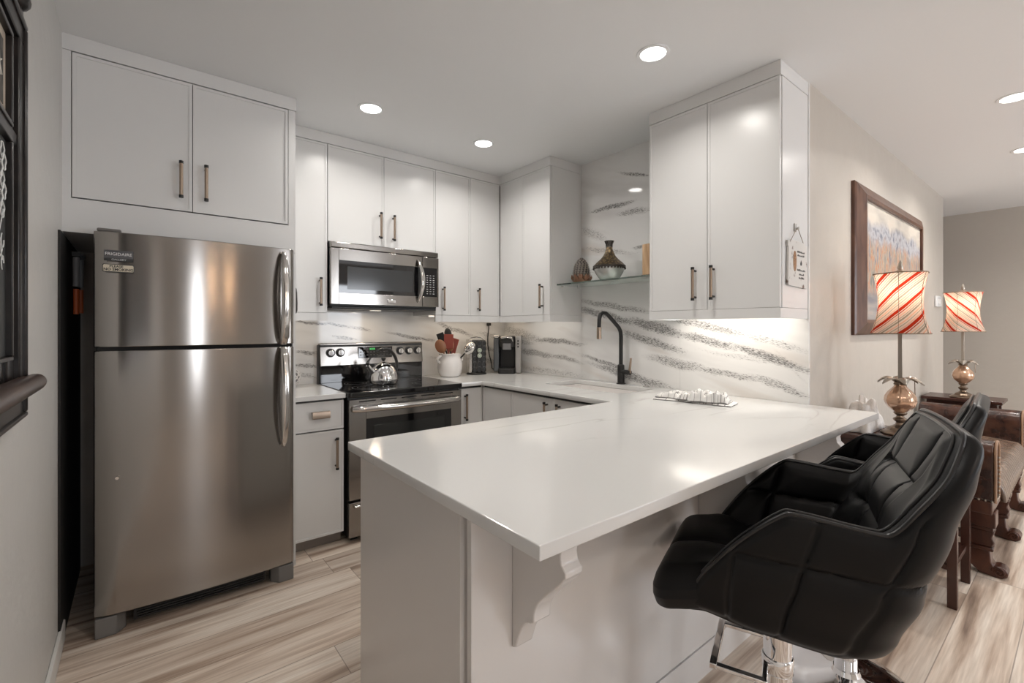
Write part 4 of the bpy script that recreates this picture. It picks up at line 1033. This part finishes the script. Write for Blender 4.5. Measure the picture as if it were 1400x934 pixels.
# ------------------------------------------------------------ picture
def picture():
    t = empty('framed_painting', (4.2, YP, 1.25), 0, 'large brown-framed landscape painting of autumn trees on the side wall', 'painting')
    X0, X1, Z0, Z1 = 3.335, 5.035, 1.262, 2.188
    bm = bmesh.new()
    def ring(x0, x1, z0, z1, y): return [bm.verts.new(p) for p in ((x0, y, z0), (x1, y, z0), (x1, y, z1), (x0, y, z1))]
    w = .125
    rs = [ring(X0, X1, Z0, Z1, YP), ring(X0, X1, Z0, Z1, YP-.018), ring(X0+.01, X1-.01, Z0+.01, Z1-.01, YP-.026), ring(X0+w-.02, X1-w+.02, Z0+w*.75-.02, Z1-w*.75+.02, YP-.052), ring(X0+w, X1-w, Z0+w*.75, Z1-w*.75, YP-.050), ring(X0+w, X1-w, Z0+w*.75, Z1-w*.75, YP-.03)]
    for a, b in zip(rs, rs[1:]):
        for i in range(4): bm.faces.new((a[i], a[(i+1) % 4], b[(i+1) % 4], b[i]))
    obj('frame', bm, M['framewood'], t, smooth=0)
    k = N('autumn_landscape'); k.set(Roughness=.35)
    tc = k.n('ShaderNodeTexCoord'); sp = k.n('ShaderNodeSeparateXYZ'); k.l(tc, 'Generated', sp, 0)
    def noise(sx, sz, det=3.0, off=0.0):
        mp = k.n('ShaderNodeMapping'); mp.inputs['Scale'].default_value = (sx, 1, sz); mp.inputs['Location'].default_value = (off, 0, off)
        k.l(tc, 'Generated', mp, 0); n = k.n('ShaderNodeTexNoise', i_Scale=1.0, i_Detail=det); k.l(mp, 0, n, 0); return n
    sky = k.ramp(noise(3, 4, 4), 0, [(.35, (.36, .33, .30)), (.55, (.58, .53, .46)), (.75, (.62, .50, .42))])
    col = k.ramp(noise(34, 4.2, 6, 3), 0, [(.28, (.10, .11, .14)), (.38, (.20, .20, .17)), (.45, (.38, .33, .28)), (.50, (.45, .17, .07)), (.55, (.46, .38, .28)), (.62, (.17, .15, .18)), (.72, (.46, .46, .46))], 'LINEAR')
    mtn = k.ramp(noise(18, 11, 6, 6), 0, [(.35, (.16, .17, .21)), (.5, (.42, .42, .44)), (.65, (.24, .22, .24)), (.75, (.5, .46, .42))])
    wat = k.ramp(noise(4, 14, 4, 9), 0, [(.35, (.16, .17, .20)), (.6, (.36, .34, .32)), (.75, (.45, .30, .20))])
    # wavy horizon lines
    h1 = noise(4.5, .01, 4, 2); a1 = k.math('MULTIPLY', h1, None, bv=.42); z1 = k.math('SUBTRACT', sp, a1, ai=2)
    f1 = k.n('ShaderNodeMapRange', i_1=.60, i_2=.66); k.l(z1, 0, f1, 0)
    m1 = k.mix(f1, 0, (mtn, 0), (sky, 0))
    h2 = noise(11, .01, 4, 5); a2 = k.math('MULTIPLY', h2, None, bv=.34); z2 = k.math('SUBTRACT', sp, a2, ai=2)
    f2 = k.n('ShaderNodeMapRange', i_1=.47, i_2=.55); k.l(z2, 0, f2, 0)
    m2 = k.mix(f2, 0, (col, 0), (m1, 2))
    f3 = k.n('ShaderNodeMapRange', i_1=.20, i_2=.28); k.l(sp, 2, f3, 0)
    m3 = k.mix(f3, 0, (wat, 0), (m2, 2)); k.l(m3, 2, k.b, 'Base Color')
    obj('canvas', NB((X0+w-.002, X1-w+.002, YP-.034, YP-.028, Z0+w*.75-.002, Z1-w*.75+.002)), k.m, t, smooth=0)
    relocate(t)
picture()
o = obj('wall_thermostat', NB((5.66, 5.86, YP-.02, YP, 1.50, 1.60)), M['cab'], bev=.006, label='small white wall control right of the painting, behind the lamps', cat='wall control')
obj('slot', NB((5.70, 5.82, YP-.021, YP-.0195, 1.53, 1.57)), M['base'], o, smooth=0)

# ------------------------------------------------------------ side tables
def side_table(x0, x1, y0, y1, h, label, over=.02):
    t = empty('side_table', ((x0+x1)/2, (y0+y1)/2, 0), 0, label, 'side table')
    obj('tabletop', NB((x0-over, x1+over, y0-over, y1+over, h-.025, h)), M['darkwood'], t, bev=.004)
    obj('apron', NB((x0+.01, x1-.01, y0+.01, y1-.01, h-.10, h-.0255)), M['darkwood'], t, smooth=0)
    for lx in (x0, x1-.035):
        for ly in (y0, y1-.035): obj('leg', NB((lx, lx+.035, ly, ly+.035, 0, h-.0255)), M['darkwood'], t, bev=.002)
    obj('lower_shelf', NB((x0+.012, x1-.012, y0+.012, y1-.012, .17, .195)), M['darkwood'], t, bev=.002)
    relocate(t)
TH = .745
side_table(2.945, 3.335, .395, .885, TH, 'dark wooden side table just behind the near bar stool, under the nearer lamp')
side_table(5.10, 5.38, .46, .87, TH, 'dark wooden end table beyond the leather bench, under the farther lamp', .03)

# ------------------------------------------------------------ lamps
def shade_mat(name, sgn):
    k = N(name); tc = k.n('ShaderNodeTexCoord'); sp = k.n('ShaderNodeSeparateXYZ'); k.l(tc, 'Object', sp, 0)
    at = k.math('ARCTAN2', sp, sp, ai=1, bi=0)
    a = k.math('MULTIPLY', at, None, bv=sgn*1.0); z = k.math('MULTIPLY', sp, None, ai=2, bv=-10.5); s = k.math('ADD', a, z)
    w = k.math('MULTIPLY', s, None, bv=5/(2*PI)); fr = k.math('FRACT', w)
    cr = (.74, .63, .54); rd = (.45, .035, .015); gr = (.33, .30, .24); pk = (.78, .40, .26)
    st = [(0, rd), (.16, cr), (.20, rd), (.25, cr), (.33, pk), (.36, cr), (.44, gr), (.47, cr), (.52, gr), (.60, cr), (.68, pk), (.72, cr), (.80, gr), (.83, cr), (.92, pk), (.95, cr)]
    rp = k.ramp(fr, 0, st, 'CONSTANT')
    d = k.n('ShaderNodeBsdfDiffuse'); tr = k.n('ShaderNodeBsdfTranslucent'); k.l(rp, 0, d, 0); k.l(rp, 0, tr, 0)
    mx = k.n('ShaderNodeMixShader'); mx.inputs[0].default_value = .55; k.l(d, 0, mx, 1); k.l(tr, 0, mx, 2)
    k.l(mx, 0, k.t.nodes['Material Output'], 'Surface'); return k.m
trim_m = plain('shade_trim', (.22, .16, .11), .6)
def table_lamp(x, y, z, rz, label, sgn):
    t = empty('table_lamp', (x, y, z), R(rz), label, 'table lamp')
    bm = bmesh.new(); lathe(bm, [(.085, 0), (.087, .006), (.078, .012), (.070, .016), (.058, .022), (.050, .034), (.034, .042), (.022, .050), (.018, .062), (.030, .072), (.032, .080), (.020, .088), (.016, .098), (.026, .104), (.030, .112), (.024, .118)], 8, mod=None)
    obj('foot', bm, M['bronze'], t, bev=.002, smooth=25)
    bm = bmesh.new(); lathe(bm, [(.024, .116), (.040, .128), (.060, .150), (.068, .175), (.064, .200), (.052, .222), (.036, .240), (.026, .252), (.024, .262)], 40, mod=lambda a, z: 1+.035*math.cos(8*a)); obj('glass_body', bm, M['amber'], t)
    bm = bmesh.new(); lathe(bm, [(.026, .258), (.029, .264), (.026, .270), (.026, .276), (.020, .28)], 24); cl = obj('collar', bm, M['bronze'], t)
    bm = bmesh.new()
    for k in range(6):
        a = 2*PI*k/6+.3; n = 10; L, Rr = [], []
        for j in range(n+1):
            s = j/n; rad = .012+.088*s; zz = .276+.026*math.sin(s*PI*1.02)-.004*s; w = .026*math.sin(PI*min(1, s*.85+.15))+.001
            c = Vector((rad*math.cos(a), rad*math.sin(a), zz)); tt = Vector((-math.sin(a), math.cos(a), 0))
            L.append(bm.verts.new(c+tt*w-Vector((0, 0, .006)))); Rr.append((bm.verts.new(c+Vector((0, 0, .003))), bm.verts.new(c-tt*w-Vector((0, 0, .006)))))
        for j in range(n):
            bm.faces.new((L[j], L[j+1], Rr[j+1][0], Rr[j][0])); bm.faces.new((Rr[j][0], Rr[j+1][0], Rr[j+1][1], Rr[j][1]))
    lf = obj('metal_leaves', bm, M['agedbrass'], t); m_ = lf.modifiers.new('s', 'SOLIDIFY'); m_.thickness = .0025
    bm = NB((-.0095, .0095, -.0095, .0095, .27, .60)); obj('pole', bm, M['agedbrass'], t, bev=.002)
    bm = bmesh.new(); tube(bm, [(.055, -.055, .290), (.057, -.057, .200)], .0022, 6); obj('pull_chain', bm, M['bronze'], t)
    # shade
    z0, z1 = .530, .845
    def prof(s): return .094 + .022*(abs(2*s-1)**2.0) + .012*(1-s)**3
    def mod(a): return 1+.035*math.cos(6*a)
    bm = bmesh.new(); n = 72; rows = 26; g = []
    for j in range(rows):
        s = j/(rows-1); g.append([bm.verts.new((prof(s)*mod(2*PI*i/n)*math.cos(2*PI*i/n), prof(s)*mod(2*PI*i/n)*math.sin(2*PI*i/n), z0+(z1-z0)*s)) for i in range(n)])
    for j in range(rows-1):
        for i in range(n): bm.faces.new((g[j][i], g[j][(i+1) % n], g[j+1][(i+1) % n], g[j+1][i]))
    sh = obj('lamp_shade', bm, shade_mat('striped_shade_fabric_%s' % ('a' if sgn > 0 else 'b'), sgn), t, smooth=60, label='hourglass shade with red, cream and grey diagonal stripes')
    bm = bmesh.new()
    for s in (0, 1):
        tube(bm, [(prof(s)*mod(2*PI*i/n)*math.cos(2*PI*i/n), prof(s)*mod(2*PI*i/n)*math.sin(2*PI*i/n), z0+(z1-z0)*s) for i in range(n)], .0032, 6, closed=True)
    for q in range(6):
        a = 2*PI*q/6; tube(bm, [((prof(s/12)*mod(a)+.0008)*math.cos(a), (prof(s/12)*mod(a)+.0008)*math.sin(a), z0+(z1-z0)*s/12) for s in range(13)], .0012, 5)
    obj('trim', bm, trim_m, sh)
    bm = bmesh.new()
    for q in range(3):
        a = 2*PI*q/3; tube(bm, [(.008*math.cos(a), .008*math.sin(a), z1-.02), (prof(1)*mod(a)*math.cos(a), prof(1)*mod(a)*math.sin(a), z1-.002)], .002, 6)
    lathe(bm, [(.010, z1-.03), (.010, z1+.008), (.003, z1+.012)], 14); obj('spider_fitting', bm, M['agedbrass'], t)
    bm = bmesh.new(); lathe(bm, [(.017, z1+.010), (.019, z1+.016), (.010, z1+.022), (.013, z1+.034), (.006, z1+.062), (.001, z1+.072)], 16); obj('finial', bm, M['agedbrass'], t)
    bm = bmesh.new(); ball(bm, (0, 0, .70), .028, 16, (1, 1, 1.25)); lathe(bm, [(.013, .61), (.013, .665)], 14); obj('bulb', bm, emit('bulb_glow', (1, .75, .5), 4), t)
    l = bpy.data.lights.new('table_lamp_bulb', 'POINT'); l.energy = TABLE_LAMP_POWER*.242; l.color = (1, .88, .74); l.shadow_soft_size = .04
    lo = bpy.data.objects.new('table_lamp_bulb', l); COL.objects.link(lo); lo.parent = t; lo.location = (0.0, 0.0, .765)
table_lamp(3.14, .64, TH+.0005, 8, 'nearer table lamp with red-striped shade, stripes rising right, in front of the painting', 1)
table_lamp(5.18, .66, TH+.0005, -10, 'farther, smaller-looking table lamp with red-striped shade, stripes falling right', -1)

# white cloth on the near table
bm = bmesh.new()
from mathutils import noise as mnoise
def cf(u, v):
    n1 = mnoise.noise(Vector((u*4, v*4, 2.0))); n2 = mnoise.noise(Vector((u*10, v*10, 7.0)))
    e = min(u, 1-u, v, 1-v)
    return (2.99+.30*u+.02*n1, .738+.13*v+.008*n2, TH+.002+min(1, e*6)*(.095+.05*n1+.02*n2+.05*math.sin(u*7+v*3)**2))
grid(bm, cf, 36, 26)
k = plain('white_knit', (.66, .63, .60), .9, bump=(60, .5, .006))
o = obj('folded_cloth', bm, k, smooth=60, label='crumpled white cloth on the side table at the foot of the nearer lamp', cat='cloth')
m_ = o.modifiers.new('s', 'SOLIDIFY'); m_.thickness = .004; m_.offset = 1

# ------------------------------------------------------------ leather sofa
def sofa():
    X0, X1, YFr, YBk = 3.45, 5.02, .30, .885
    t = empty('leather_bench', ((X0+X1)/2, .6, 0), 0, 'brown leather bench with tall arms, nailhead trim and carved scroll legs', 'bench')
    bl = M['brleather']
    def arm(x0, x1):
        bm = bmesh.new(); w = x1-x0
        pr = [(x0, .40), (x0, .62)]
        for k in range(9): a = PI-PI*k/8; pr.append(((x0+x1)/2+w*.5*math.cos(a), .635+.075*math.sin(a)))
        pr += [(x1, .62), (x1, .40)]
        a_ = [bm.verts.new((p[0], YFr+.02, p[1])) for p in pr]; b_ = [bm.verts.new((p[0], YBk, p[1])) for p in pr]
        bm.faces.new(a_); bm.faces.new(b_); n = len(pr)
        for i in range(n): bm.faces.new((a_[i], a_[(i+1) % n], b_[(i+1) % n], b_[i]))
        o = obj('armrest', bm, bl, t, bev=.012, seg=3)
        bm = bmesh.new(); tube(bm, [(p[0], YFr+.018, p[1]) for p in pr], .006, 8); obj('arm_piping', bm, plain('tan_piping', (.30, .18, .11), .4), o)
        bm = bmesh.new()
        for i in range(22): ball(bm, (x0-.001, YFr+.03+i*.025, .405), .006, 8)
        for i in range(10): ball(bm, (x0+.008, YFr+.017, .415+i*.022), .005, 8); ball(bm, (x1-.008, YFr+.017, .415+i*.022), .005, 8)
        for i in range(6): ball(bm, (x0+.012+i*.022, YFr+.017, .408), .005, 8)
        no = obj('nailhead_trim', bm, M['agedbrass'], o); setp(no, kind='stuff')
    arm(X0, X0+.14); arm(X1-.14, X1)
    # channelled tan seat
    bm = bmesh.new(); nx = 112
    def sf(u, v):
        x = X0+.145+(X1-X0-.29)*u
        ch = .010*abs(math.sin(u*PI*22))**.5
        if v < .72: s = v/.72; return (x, YBk-.02-(YBk-.02-YFr-.03)*s, .485+ch+.02*math.sin(PI*s))
        s = (v-.72)/.28; a = s*PI/2
        return (x, YFr+.03-.035*math.sin(a)-ch*.6*s, .485-.11*s**1.2+ch*(1-s)-.0*s)
    grid(bm, sf, nx, 22)
    st = obj('seat', bm, M['tanleather'], t, smooth=70); m_ = st.modifiers.new('s', 'SOLIDIFY'); m_.thickness = .02; m_.offset = -1
    obj('seat_frame', NB((X0+.005, X1-.005, YFr+.03, YBk-.01, .33, .40)), M['carvedwood'], t, bev=.006)
    def leg(x, front=True):
        y = YFr+.075 if front else YBk-.06
        bm = bmesh.new()
        s = 1 if front else -1
        # stepped upper block, waist, then scroll foot curling to the front
        box(bm, x-.055, x+.055, y-.055, y+.055, .255, .335); box(bm, x-.046, x+.046, y-.046, y+.046, .235, .255)
        prism(bm, [(y-.050, .235), (y+.045, .235), (y+.045, .150), (y-.038, .150), (y-.050, .175), (y-.040, .200)], x-.042, x+.042, 'x')
        box(bm, x-.050, x+.050, y-.046, y+.050, .130, .150)
        prism(bm, [(y-.032, .130), (y+.045, .130), (y+.050, .085), (y+.042, .040), (y+.010, .010), (y-.040, .0), (y-.075, .0), (y-.096, .014), (y-.10, .035), (y-.088, .056), (y-.066, .062), (y-.046, .056), (y-.036, .075)], x-.042, x+.042, 'x')
        lo = obj('leg', bm, M['carvedwood'], t, bev=.005, seg=2)
        if front:
            for sx in (-1, 1):
                bm = bmesh.new()
                pts = [(x+sx*.043, y-.066+(.026-.0011*q)*math.cos(q*.5), .032+(.026-.0011*q)*math.sin(q*.5)) for q in range(22)]
                tube(bm, pts, .0045, 6)
                obj('scroll_carving', bm, M['carvedwood'], lo)
    for x in (X0+.085, (X0+X1)/2-.02, X1-.085): leg(x)
    for x in (X0+.085, X1-.085): leg(x, False)
    obj('stretcher', NB((X0+.06, X0+.11, YFr+.12, YBk-.09, .16, .20)), M['carvedwood'], t, bev=.006)
    relocate(t)
sofa()

# ------------------------------------------------------------ unseen four-bulb lamp added behind the camera for warm streaks on the fridge
t = empty('chandelier', (.86, -1.2, ZC), 0, 'small black chandelier with four warm bulbs behind the camera, mirrored in the fridge', 'chandelier')
bm = bmesh.new(); lathe(bm, [(.06, 0), (.055, -.02), (.01, -.03)], 24); tube(bm, [(0, 0, -.02), (0, 0, -.80)], .006, 10); obj('stem', bm, M['black'], t)
hub = bmesh.new(); lathe(hub, [(.01, -.84), (.03, -.82), (.02, -.78), (.008, -.76)], 20); hb = obj('hub', hub, M['black'], t)
wb = emit('candle_bulb_glow', (1, .58, .32), 70)
for dx, dy in ((-.205, .05), (-.09, -.12), (.10, .12), (.21, -.05)):
    bm = bmesh.new(); tube(bm, [(0, 0, -.81), (dx*.5, dy*.5, -.86), (dx, dy, -.84), (dx, dy, -.80)], .005, 8); lathe(bm, [(.012, -.81), (.018, -.80), (.012, -.795)], 14, (dx, dy, 0)); a_ = obj('arm', bm, M['black'], t)
    bm = bmesh.new(); lathe(bm, [(.006, -.795), (.011, -.775), (.009, -.745), (.001, -.725)], 14, (dx, dy, 0)); obj('bulb', bm, wb, a_)
    l = bpy.data.lights.new('candle_lamp', 'POINT'); l.energy = 1.0; l.color = (1, .66, .40); l.shadow_soft_size = .02
    lo = bpy.data.objects.new('candle_lamp', l); COL.objects.link(lo); lo.parent = t; lo.location = (dx, dy, -.70)
# ------------------------------------------------------------ bar stools
def smooth(a, b, x):
    s = max(0.0, min(1.0, (x-a)/(b-a))); return s*s*(3-2*s)
def lerp(a, b, s): return a+(b-a)*s
def curve(xs, ys, x):
    if x <= xs[0]: return ys[0]
    for i in range(len(xs)-1):
        if x <= xs[i+1]:
            s = (x-xs[i])/(xs[i+1]-xs[i]); s = s*s*(3-2*s)*.5+s*.5
            return lerp(ys[i], ys[i+1], s)
    return ys[-1]
def width_at(z): return curve([.56, .64, .74, .90, 1.00, 1.10], [.200, .222, .238, .246, .240, .222], z)
def back_at(z): return curve([.56, .64, .74, .90, 1.00, 1.10], [.185, .225, .262, .302, .332, .350], z)
def rad_at(z): return curve([.56, .70, .90, 1.10], [.10, .095, .070, .045], z)
def front_at(z): return curve([.56, .60, .70, .90], [.195, .200, .210, .210], z)
A1, A2 = .28, .42
def plan(a, z, th=0.0):
    """a: 0 back centre .. 1 arm front; th: how far inside the outer skin; returns (s, f, nx, ny)"""
    Wd, B, r, Fr = width_at(z)-th, back_at(z)-th, max(.035, rad_at(z)-th*.25), front_at(z)
    if a < A1:
        s = a/A1*(Wd-r); return (s, -B, 0, -1)
    if a < A2:
        t = (a-A1)/(A2-A1)*PI/2; return (Wd-r+r*math.sin(t), -B+r-r*math.cos(t), math.sin(t), -math.cos(t))
    t = (a-A2)/(1-A2); f = lerp(-B+r, Fr, t)
    return (Wd-.020*smooth(.5, 1, t), f, 1, 0)
def ztop(a):
    # back crown -> steep drop beside the back -> arm -> slanting front edge
    if a < A1*.90: return 1.098-.006*(a/A1)**2
    if a < A2:
        t = (a-A1*.90)/(A2-A1*.90); return 1.093-.168*t**2.2
    t = (a-A2)/(1-A2)
    if t < .07: return lerp(.925, .890, smooth(-.07, .07, t)*2-1)
    if t < .46: return .890+.012*smooth(.07, .46, t)
    s = (t-.46)/.54
    return lerp(.902, .612, s**1.2)
def zbot(a):
    if a < A2: return lerp(.575, .585, a/A2)
    return lerp(.585, .600, smooth(A2, 1, a))
SEAMS_A = [.0, .19, .50, .74]
def groove(d, w=.006): return math.exp(-(d/w)**2)
def shell_mesh():
    bm = bmesh.new(); NI, NJ, NA = 340, 64, 8
    P = [-1+2*i/NI for i in range(NI+1)]
    seamsz_out = (.735, .925); 
    def seam_depth(a, z, inner):
        perim = 1.0
        ds = []
        av = ([.405, .62, .82] if not inner else [.185, .70])
        for sa in av: ds.append(abs(a-sa)*.78)
        ds.append(abs(z-.785) if not inner else abs(z-(.80 if a > A2 else .845)))
        if a < .30 and inner: ds.append(abs(z-.965))
        d = min(ds)
        pil = 1-math.exp(-(d/.028))
        return d, pil
    cols = []
    for p in P:
        a = abs(p); sg = 1 if p >= 0 else -1
        zt, zb = ztop(a), zbot(a); zt = max(zt, zb+.015)
        col = []
        s0, f0, nx, ny = plan(a, zt)
        th_top = .030 + .010*smooth(A2+.06, A1+.05, a) 
        def pt(z, off): 
            s, f, nx, ny = plan(a, z); return Vector((sg*(s+nx*off), f+ny*off, z))
        def pin(z, th, off=0):
            s, f, nx, ny = plan(a, z, th); return Vector((sg*(s-nx*off), f-ny*off, z))
        hgt = zt-zb; half = th_top*.5; zc = max(zb+.004, zt-half)
        for j in range(NJ):
            q = j/(NJ-1); z = lerp(zb, zc, q)
            d, pil = seam_depth(a, z, False)
            fade = smooth(0, .03, zt-z)*smooth(0, .02, z-zb) if hgt > .06 else 0
            off = fade*(.006*pil-.0055*groove(d, .0055)); off -= .018*(1-smooth(0, .030, z-zb))*smooth(1.0, .9, a)
            col.append(pt(z, off))
        O = col[-1]; I = pin(zc, th_top)
        for j in range(1, NA+1):
            t = PI*j/(NA+1); m = (O+I)*.5+(O-I)*.5*math.cos(t); m.z = zc+(zt-zc)*math.sin(t); col.append(m)
        for j in range(NJ):
            q = 1-j/(NJ-1); z = lerp(zb+.002, zc, q)
            th = th_top+(.050 if a < A2 else .030)*smooth(0, .22, zt-z)+.02*smooth(.70, .62, z)
            d, pil = seam_depth(a, z, True)
            fade = smooth(0, .035, zt-z)*smooth(0, .02, z-zb)
            col.append(pin(z, th, fade*(.010*pil-.0085*groove(d, .006))))
        cols.append([bm.verts.new(v) for v in col])
    n = len(cols[0])
    for i in range(NI):
        for j in range(n-1): bm.faces.new((cols[i][j], cols[i+1][j], cols[i+1][j+1], cols[i][j+1]))
        bm.faces.new((cols[i][n-1], cols[i+1][n-1], cols[i+1][0], cols[i][0]))
    bm.faces.new(cols[0]); bm.faces.new(cols[-1])
    bmesh.ops.remove_doubles(bm, verts=bm.verts, dist=.0003)
    return bm
def rim(a, t):
    """a point on the rounded rim; t = 0 outside .. 1 inside"""
    zt = max(ztop(a), zbot(a)+.015); tt = .030+.010*smooth(A2+.06, A1+.05, a); zc = max(zbot(a)+.004, zt-tt*.5)
    s, f, nx, ny = plan(a, zc); O = Vector((s, f, zc)); s, f, nx, ny = plan(a, zc, tt); I = Vector((s, f, zc))
    m = (O+I)*.5+(O-I)*.5*math.cos(PI*t); m.z = zc+(zt-zc)*math.sin(PI*t)
    c = (O+I)*.5; n = (m-c).normalized(); return m+n*.0012
def piping_pts(k):
    pts = []
    for i in range(241):
        p = -1+2*i/240; a = abs(p); sg = 1 if p >= 0 else -1
        wi = smooth(A2+.05, A1, a)
        t = lerp(.30, .52, wi) if k == 0 else lerp(.60, .74, wi)
        v = rim(a, t); pts.append(Vector((sg*v.x, v.y, v.z)))
    return pts
def seat_mesh():
    """thick quilted rounded slab whose front rolls gently down"""
    bm = bmesh.new(); r = .040; H0, H1 = .598, .700; F0, F1 = -.215, .285; HW = .5
    NX, NY, NZ = 44, 64, 12
    def hw(f): return curve([-.22, -.05, .10, .17, .30], [.150, .175, .185, .212, .218], f)
    cache = {}
    def put(i, j, k):
        if (i, j, k) in cache: return cache[(i, j, k)]
        x = (2*i/NX-1); f = lerp(F0, F1, j/NY); z = lerp(H0, H1, k/NZ)
        Wf = hw(f); X = x*Wf
        p = Vector((X, f, z)); rr = min(r, (H1-H0)/2-.001)
        rc = .055                                   # plan corner radius
        c = Vector((max(-Wf+rc, min(Wf-rc, X)), max(F0+rc, min(F1-rc, f)), 0)); d = Vector((X-c.x, f-c.y, 0))
        if d.length > 1e-6:
            m = max(abs(d.x), abs(d.y)); d2 = d/d.length*m; X, f = c.x+d2.x, c.y+d2.y
        # vertical edge rounding
        ex = min(Wf-abs(X), F1-f, f-F0, ) if d.length < 1e-6 else min(rc-(Vector((X-c.x, f-c.y, 0))).length, 9)
        ex = max(0, ex)
        if ex < rr:
            q = 1-ex/rr; drop = rr*(1-math.sqrt(max(0, 1-q*q)))
            zz = max(H0+drop, min(H1-drop, z))
        else: zz = z
        if k == NZ:
            ds = [abs(X), abs(f-.085), abs(f+.07)*1.0]
            dd = min(ds); edge = smooth(0, .03, ex); zz += edge*(.014*(1-math.exp(-dd/.03))-.007*groove(dd, .004))
        zz -= .030*smooth(.16, .32, f)
        zz += .018*smooth(.10, .21, abs(X))*(1-smooth(.12, .2, f))
        v = bm.verts.new((X, f, zz)); cache[(i, j, k)] = v; return v
    def q(a, b, c, d):
        vs = [put(*p) for p in (a, b, c, d)]
        if len(set(vs)) == 4: bm.faces.new(vs)
    for i in range(NX):
        for j in range(NY):
            for k in (0, NZ): q((i, j, k), (i+1, j, k), (i+1, j+1, k), (i, j+1, k))
    for i in range(NX):
        for k in range(NZ):
            for j in (0, NY): q((i, j, k), (i+1, j, k), (i+1, j, k+1), (i, j, k+1))
    for j in range(NY):
        for k in range(NZ):
            for i in (0, NX): q((i, j, k), (i, j+1, k), (i, j+1, k+1), (i, j, k+1))
    return bm
def make_stool():
    t = empty('bar_stool', (0, 0, 0), 0, 'x', 'bar stool', 'black bar stools at the peninsula')
    sh = obj('backrest_shell', shell_mesh(), M['leather'], t, smooth=60)
    bm = bmesh.new(); tube(bm, piping_pts(0), .0046, 8); tube(bm, piping_pts(1), .0034, 8); obj('piping', bm, M['piping'], sh, label='raised double piping along the rim')
    st = obj('seat', seat_mesh(), M['leather'], t, smooth=60)
    bm = bmesh.new(); lathe(bm, [(.15, .580), (.17, .586), (.17, .600), (.002, .602)], 32); obj('seat_pan', bm, M['blackplastic'], t)
    bm = bmesh.new(); lathe(bm, [(.205, .0), (.2055, .004), (.200, .009), (.15, .014), (.08, .022), (.046, .034), (.040, .05)], 72); obj('base', bm, M['chrome'], t, smooth=40)
    bm = bmesh.new(); lathe(bm, [(.036, .04), (.036, .480), (.032, .484), (.026, .485)], 36); cl = obj('column', bm, M['chrome'], t, smooth=40)
    bm = bmesh.new(); lathe(bm, [(.024, .475), (.024, .541)], 28); obj('piston', bm, M['chrome'], cl)
    bm = bmesh.new()
    lathe(bm, [(.038, .345), (.040, .348), (.040, .385), (.038, .388)], 32); fr = obj('footrest_clamp', bm, M['chrome'], t)
    bm = bmesh.new(); box(bm, -.115, .115, .145, .165, .362, .378)
    box(bm, -.115, -.097, .03, .147, .364, .376); box(bm, .097, .115, .03, .147, .364, .376); box(bm, -.115, .115, .022, .036, .364, .376)
    obj('footrest', bm, M['chrome'], t, bev=.003)
    bm = bmesh.new(); tube(bm, [(-.02, .0, .525), (-.10, .0, .528), (-.13, .0, .520)], .005, 10); obj('lift_lever', bm, M['black'], t)
    SC = Matrix.Translation((0, 0, -.078)) @ Matrix.Scale(1.06, 4)
    for c in t.children:
        if c.name.split('.')[0] in ('backrest_shell', 'seat', 'seat_pan'):
            c.data.transform(SC)
            for g in c.children: g.data.transform(SC)
    return t
st1 = make_stool()
st1.location = (1.402, .556, 0); st1.rotation_euler.z = .366
st1['label'] = 'near black quilted leather bar stool with chrome column, largest in view'
def copy_tree(o, parent=None):
    c = o.copy(); COL.objects.link(c); c.parent = parent
    for ch in o.children: copy_tree(ch, c)
    return c
st2 = copy_tree(st1); st2.location = (2.045, .575, 0); st2.rotation_euler.z = .08
st2['label'] = 'farther black quilted leather bar stool, mostly hidden behind the near one'
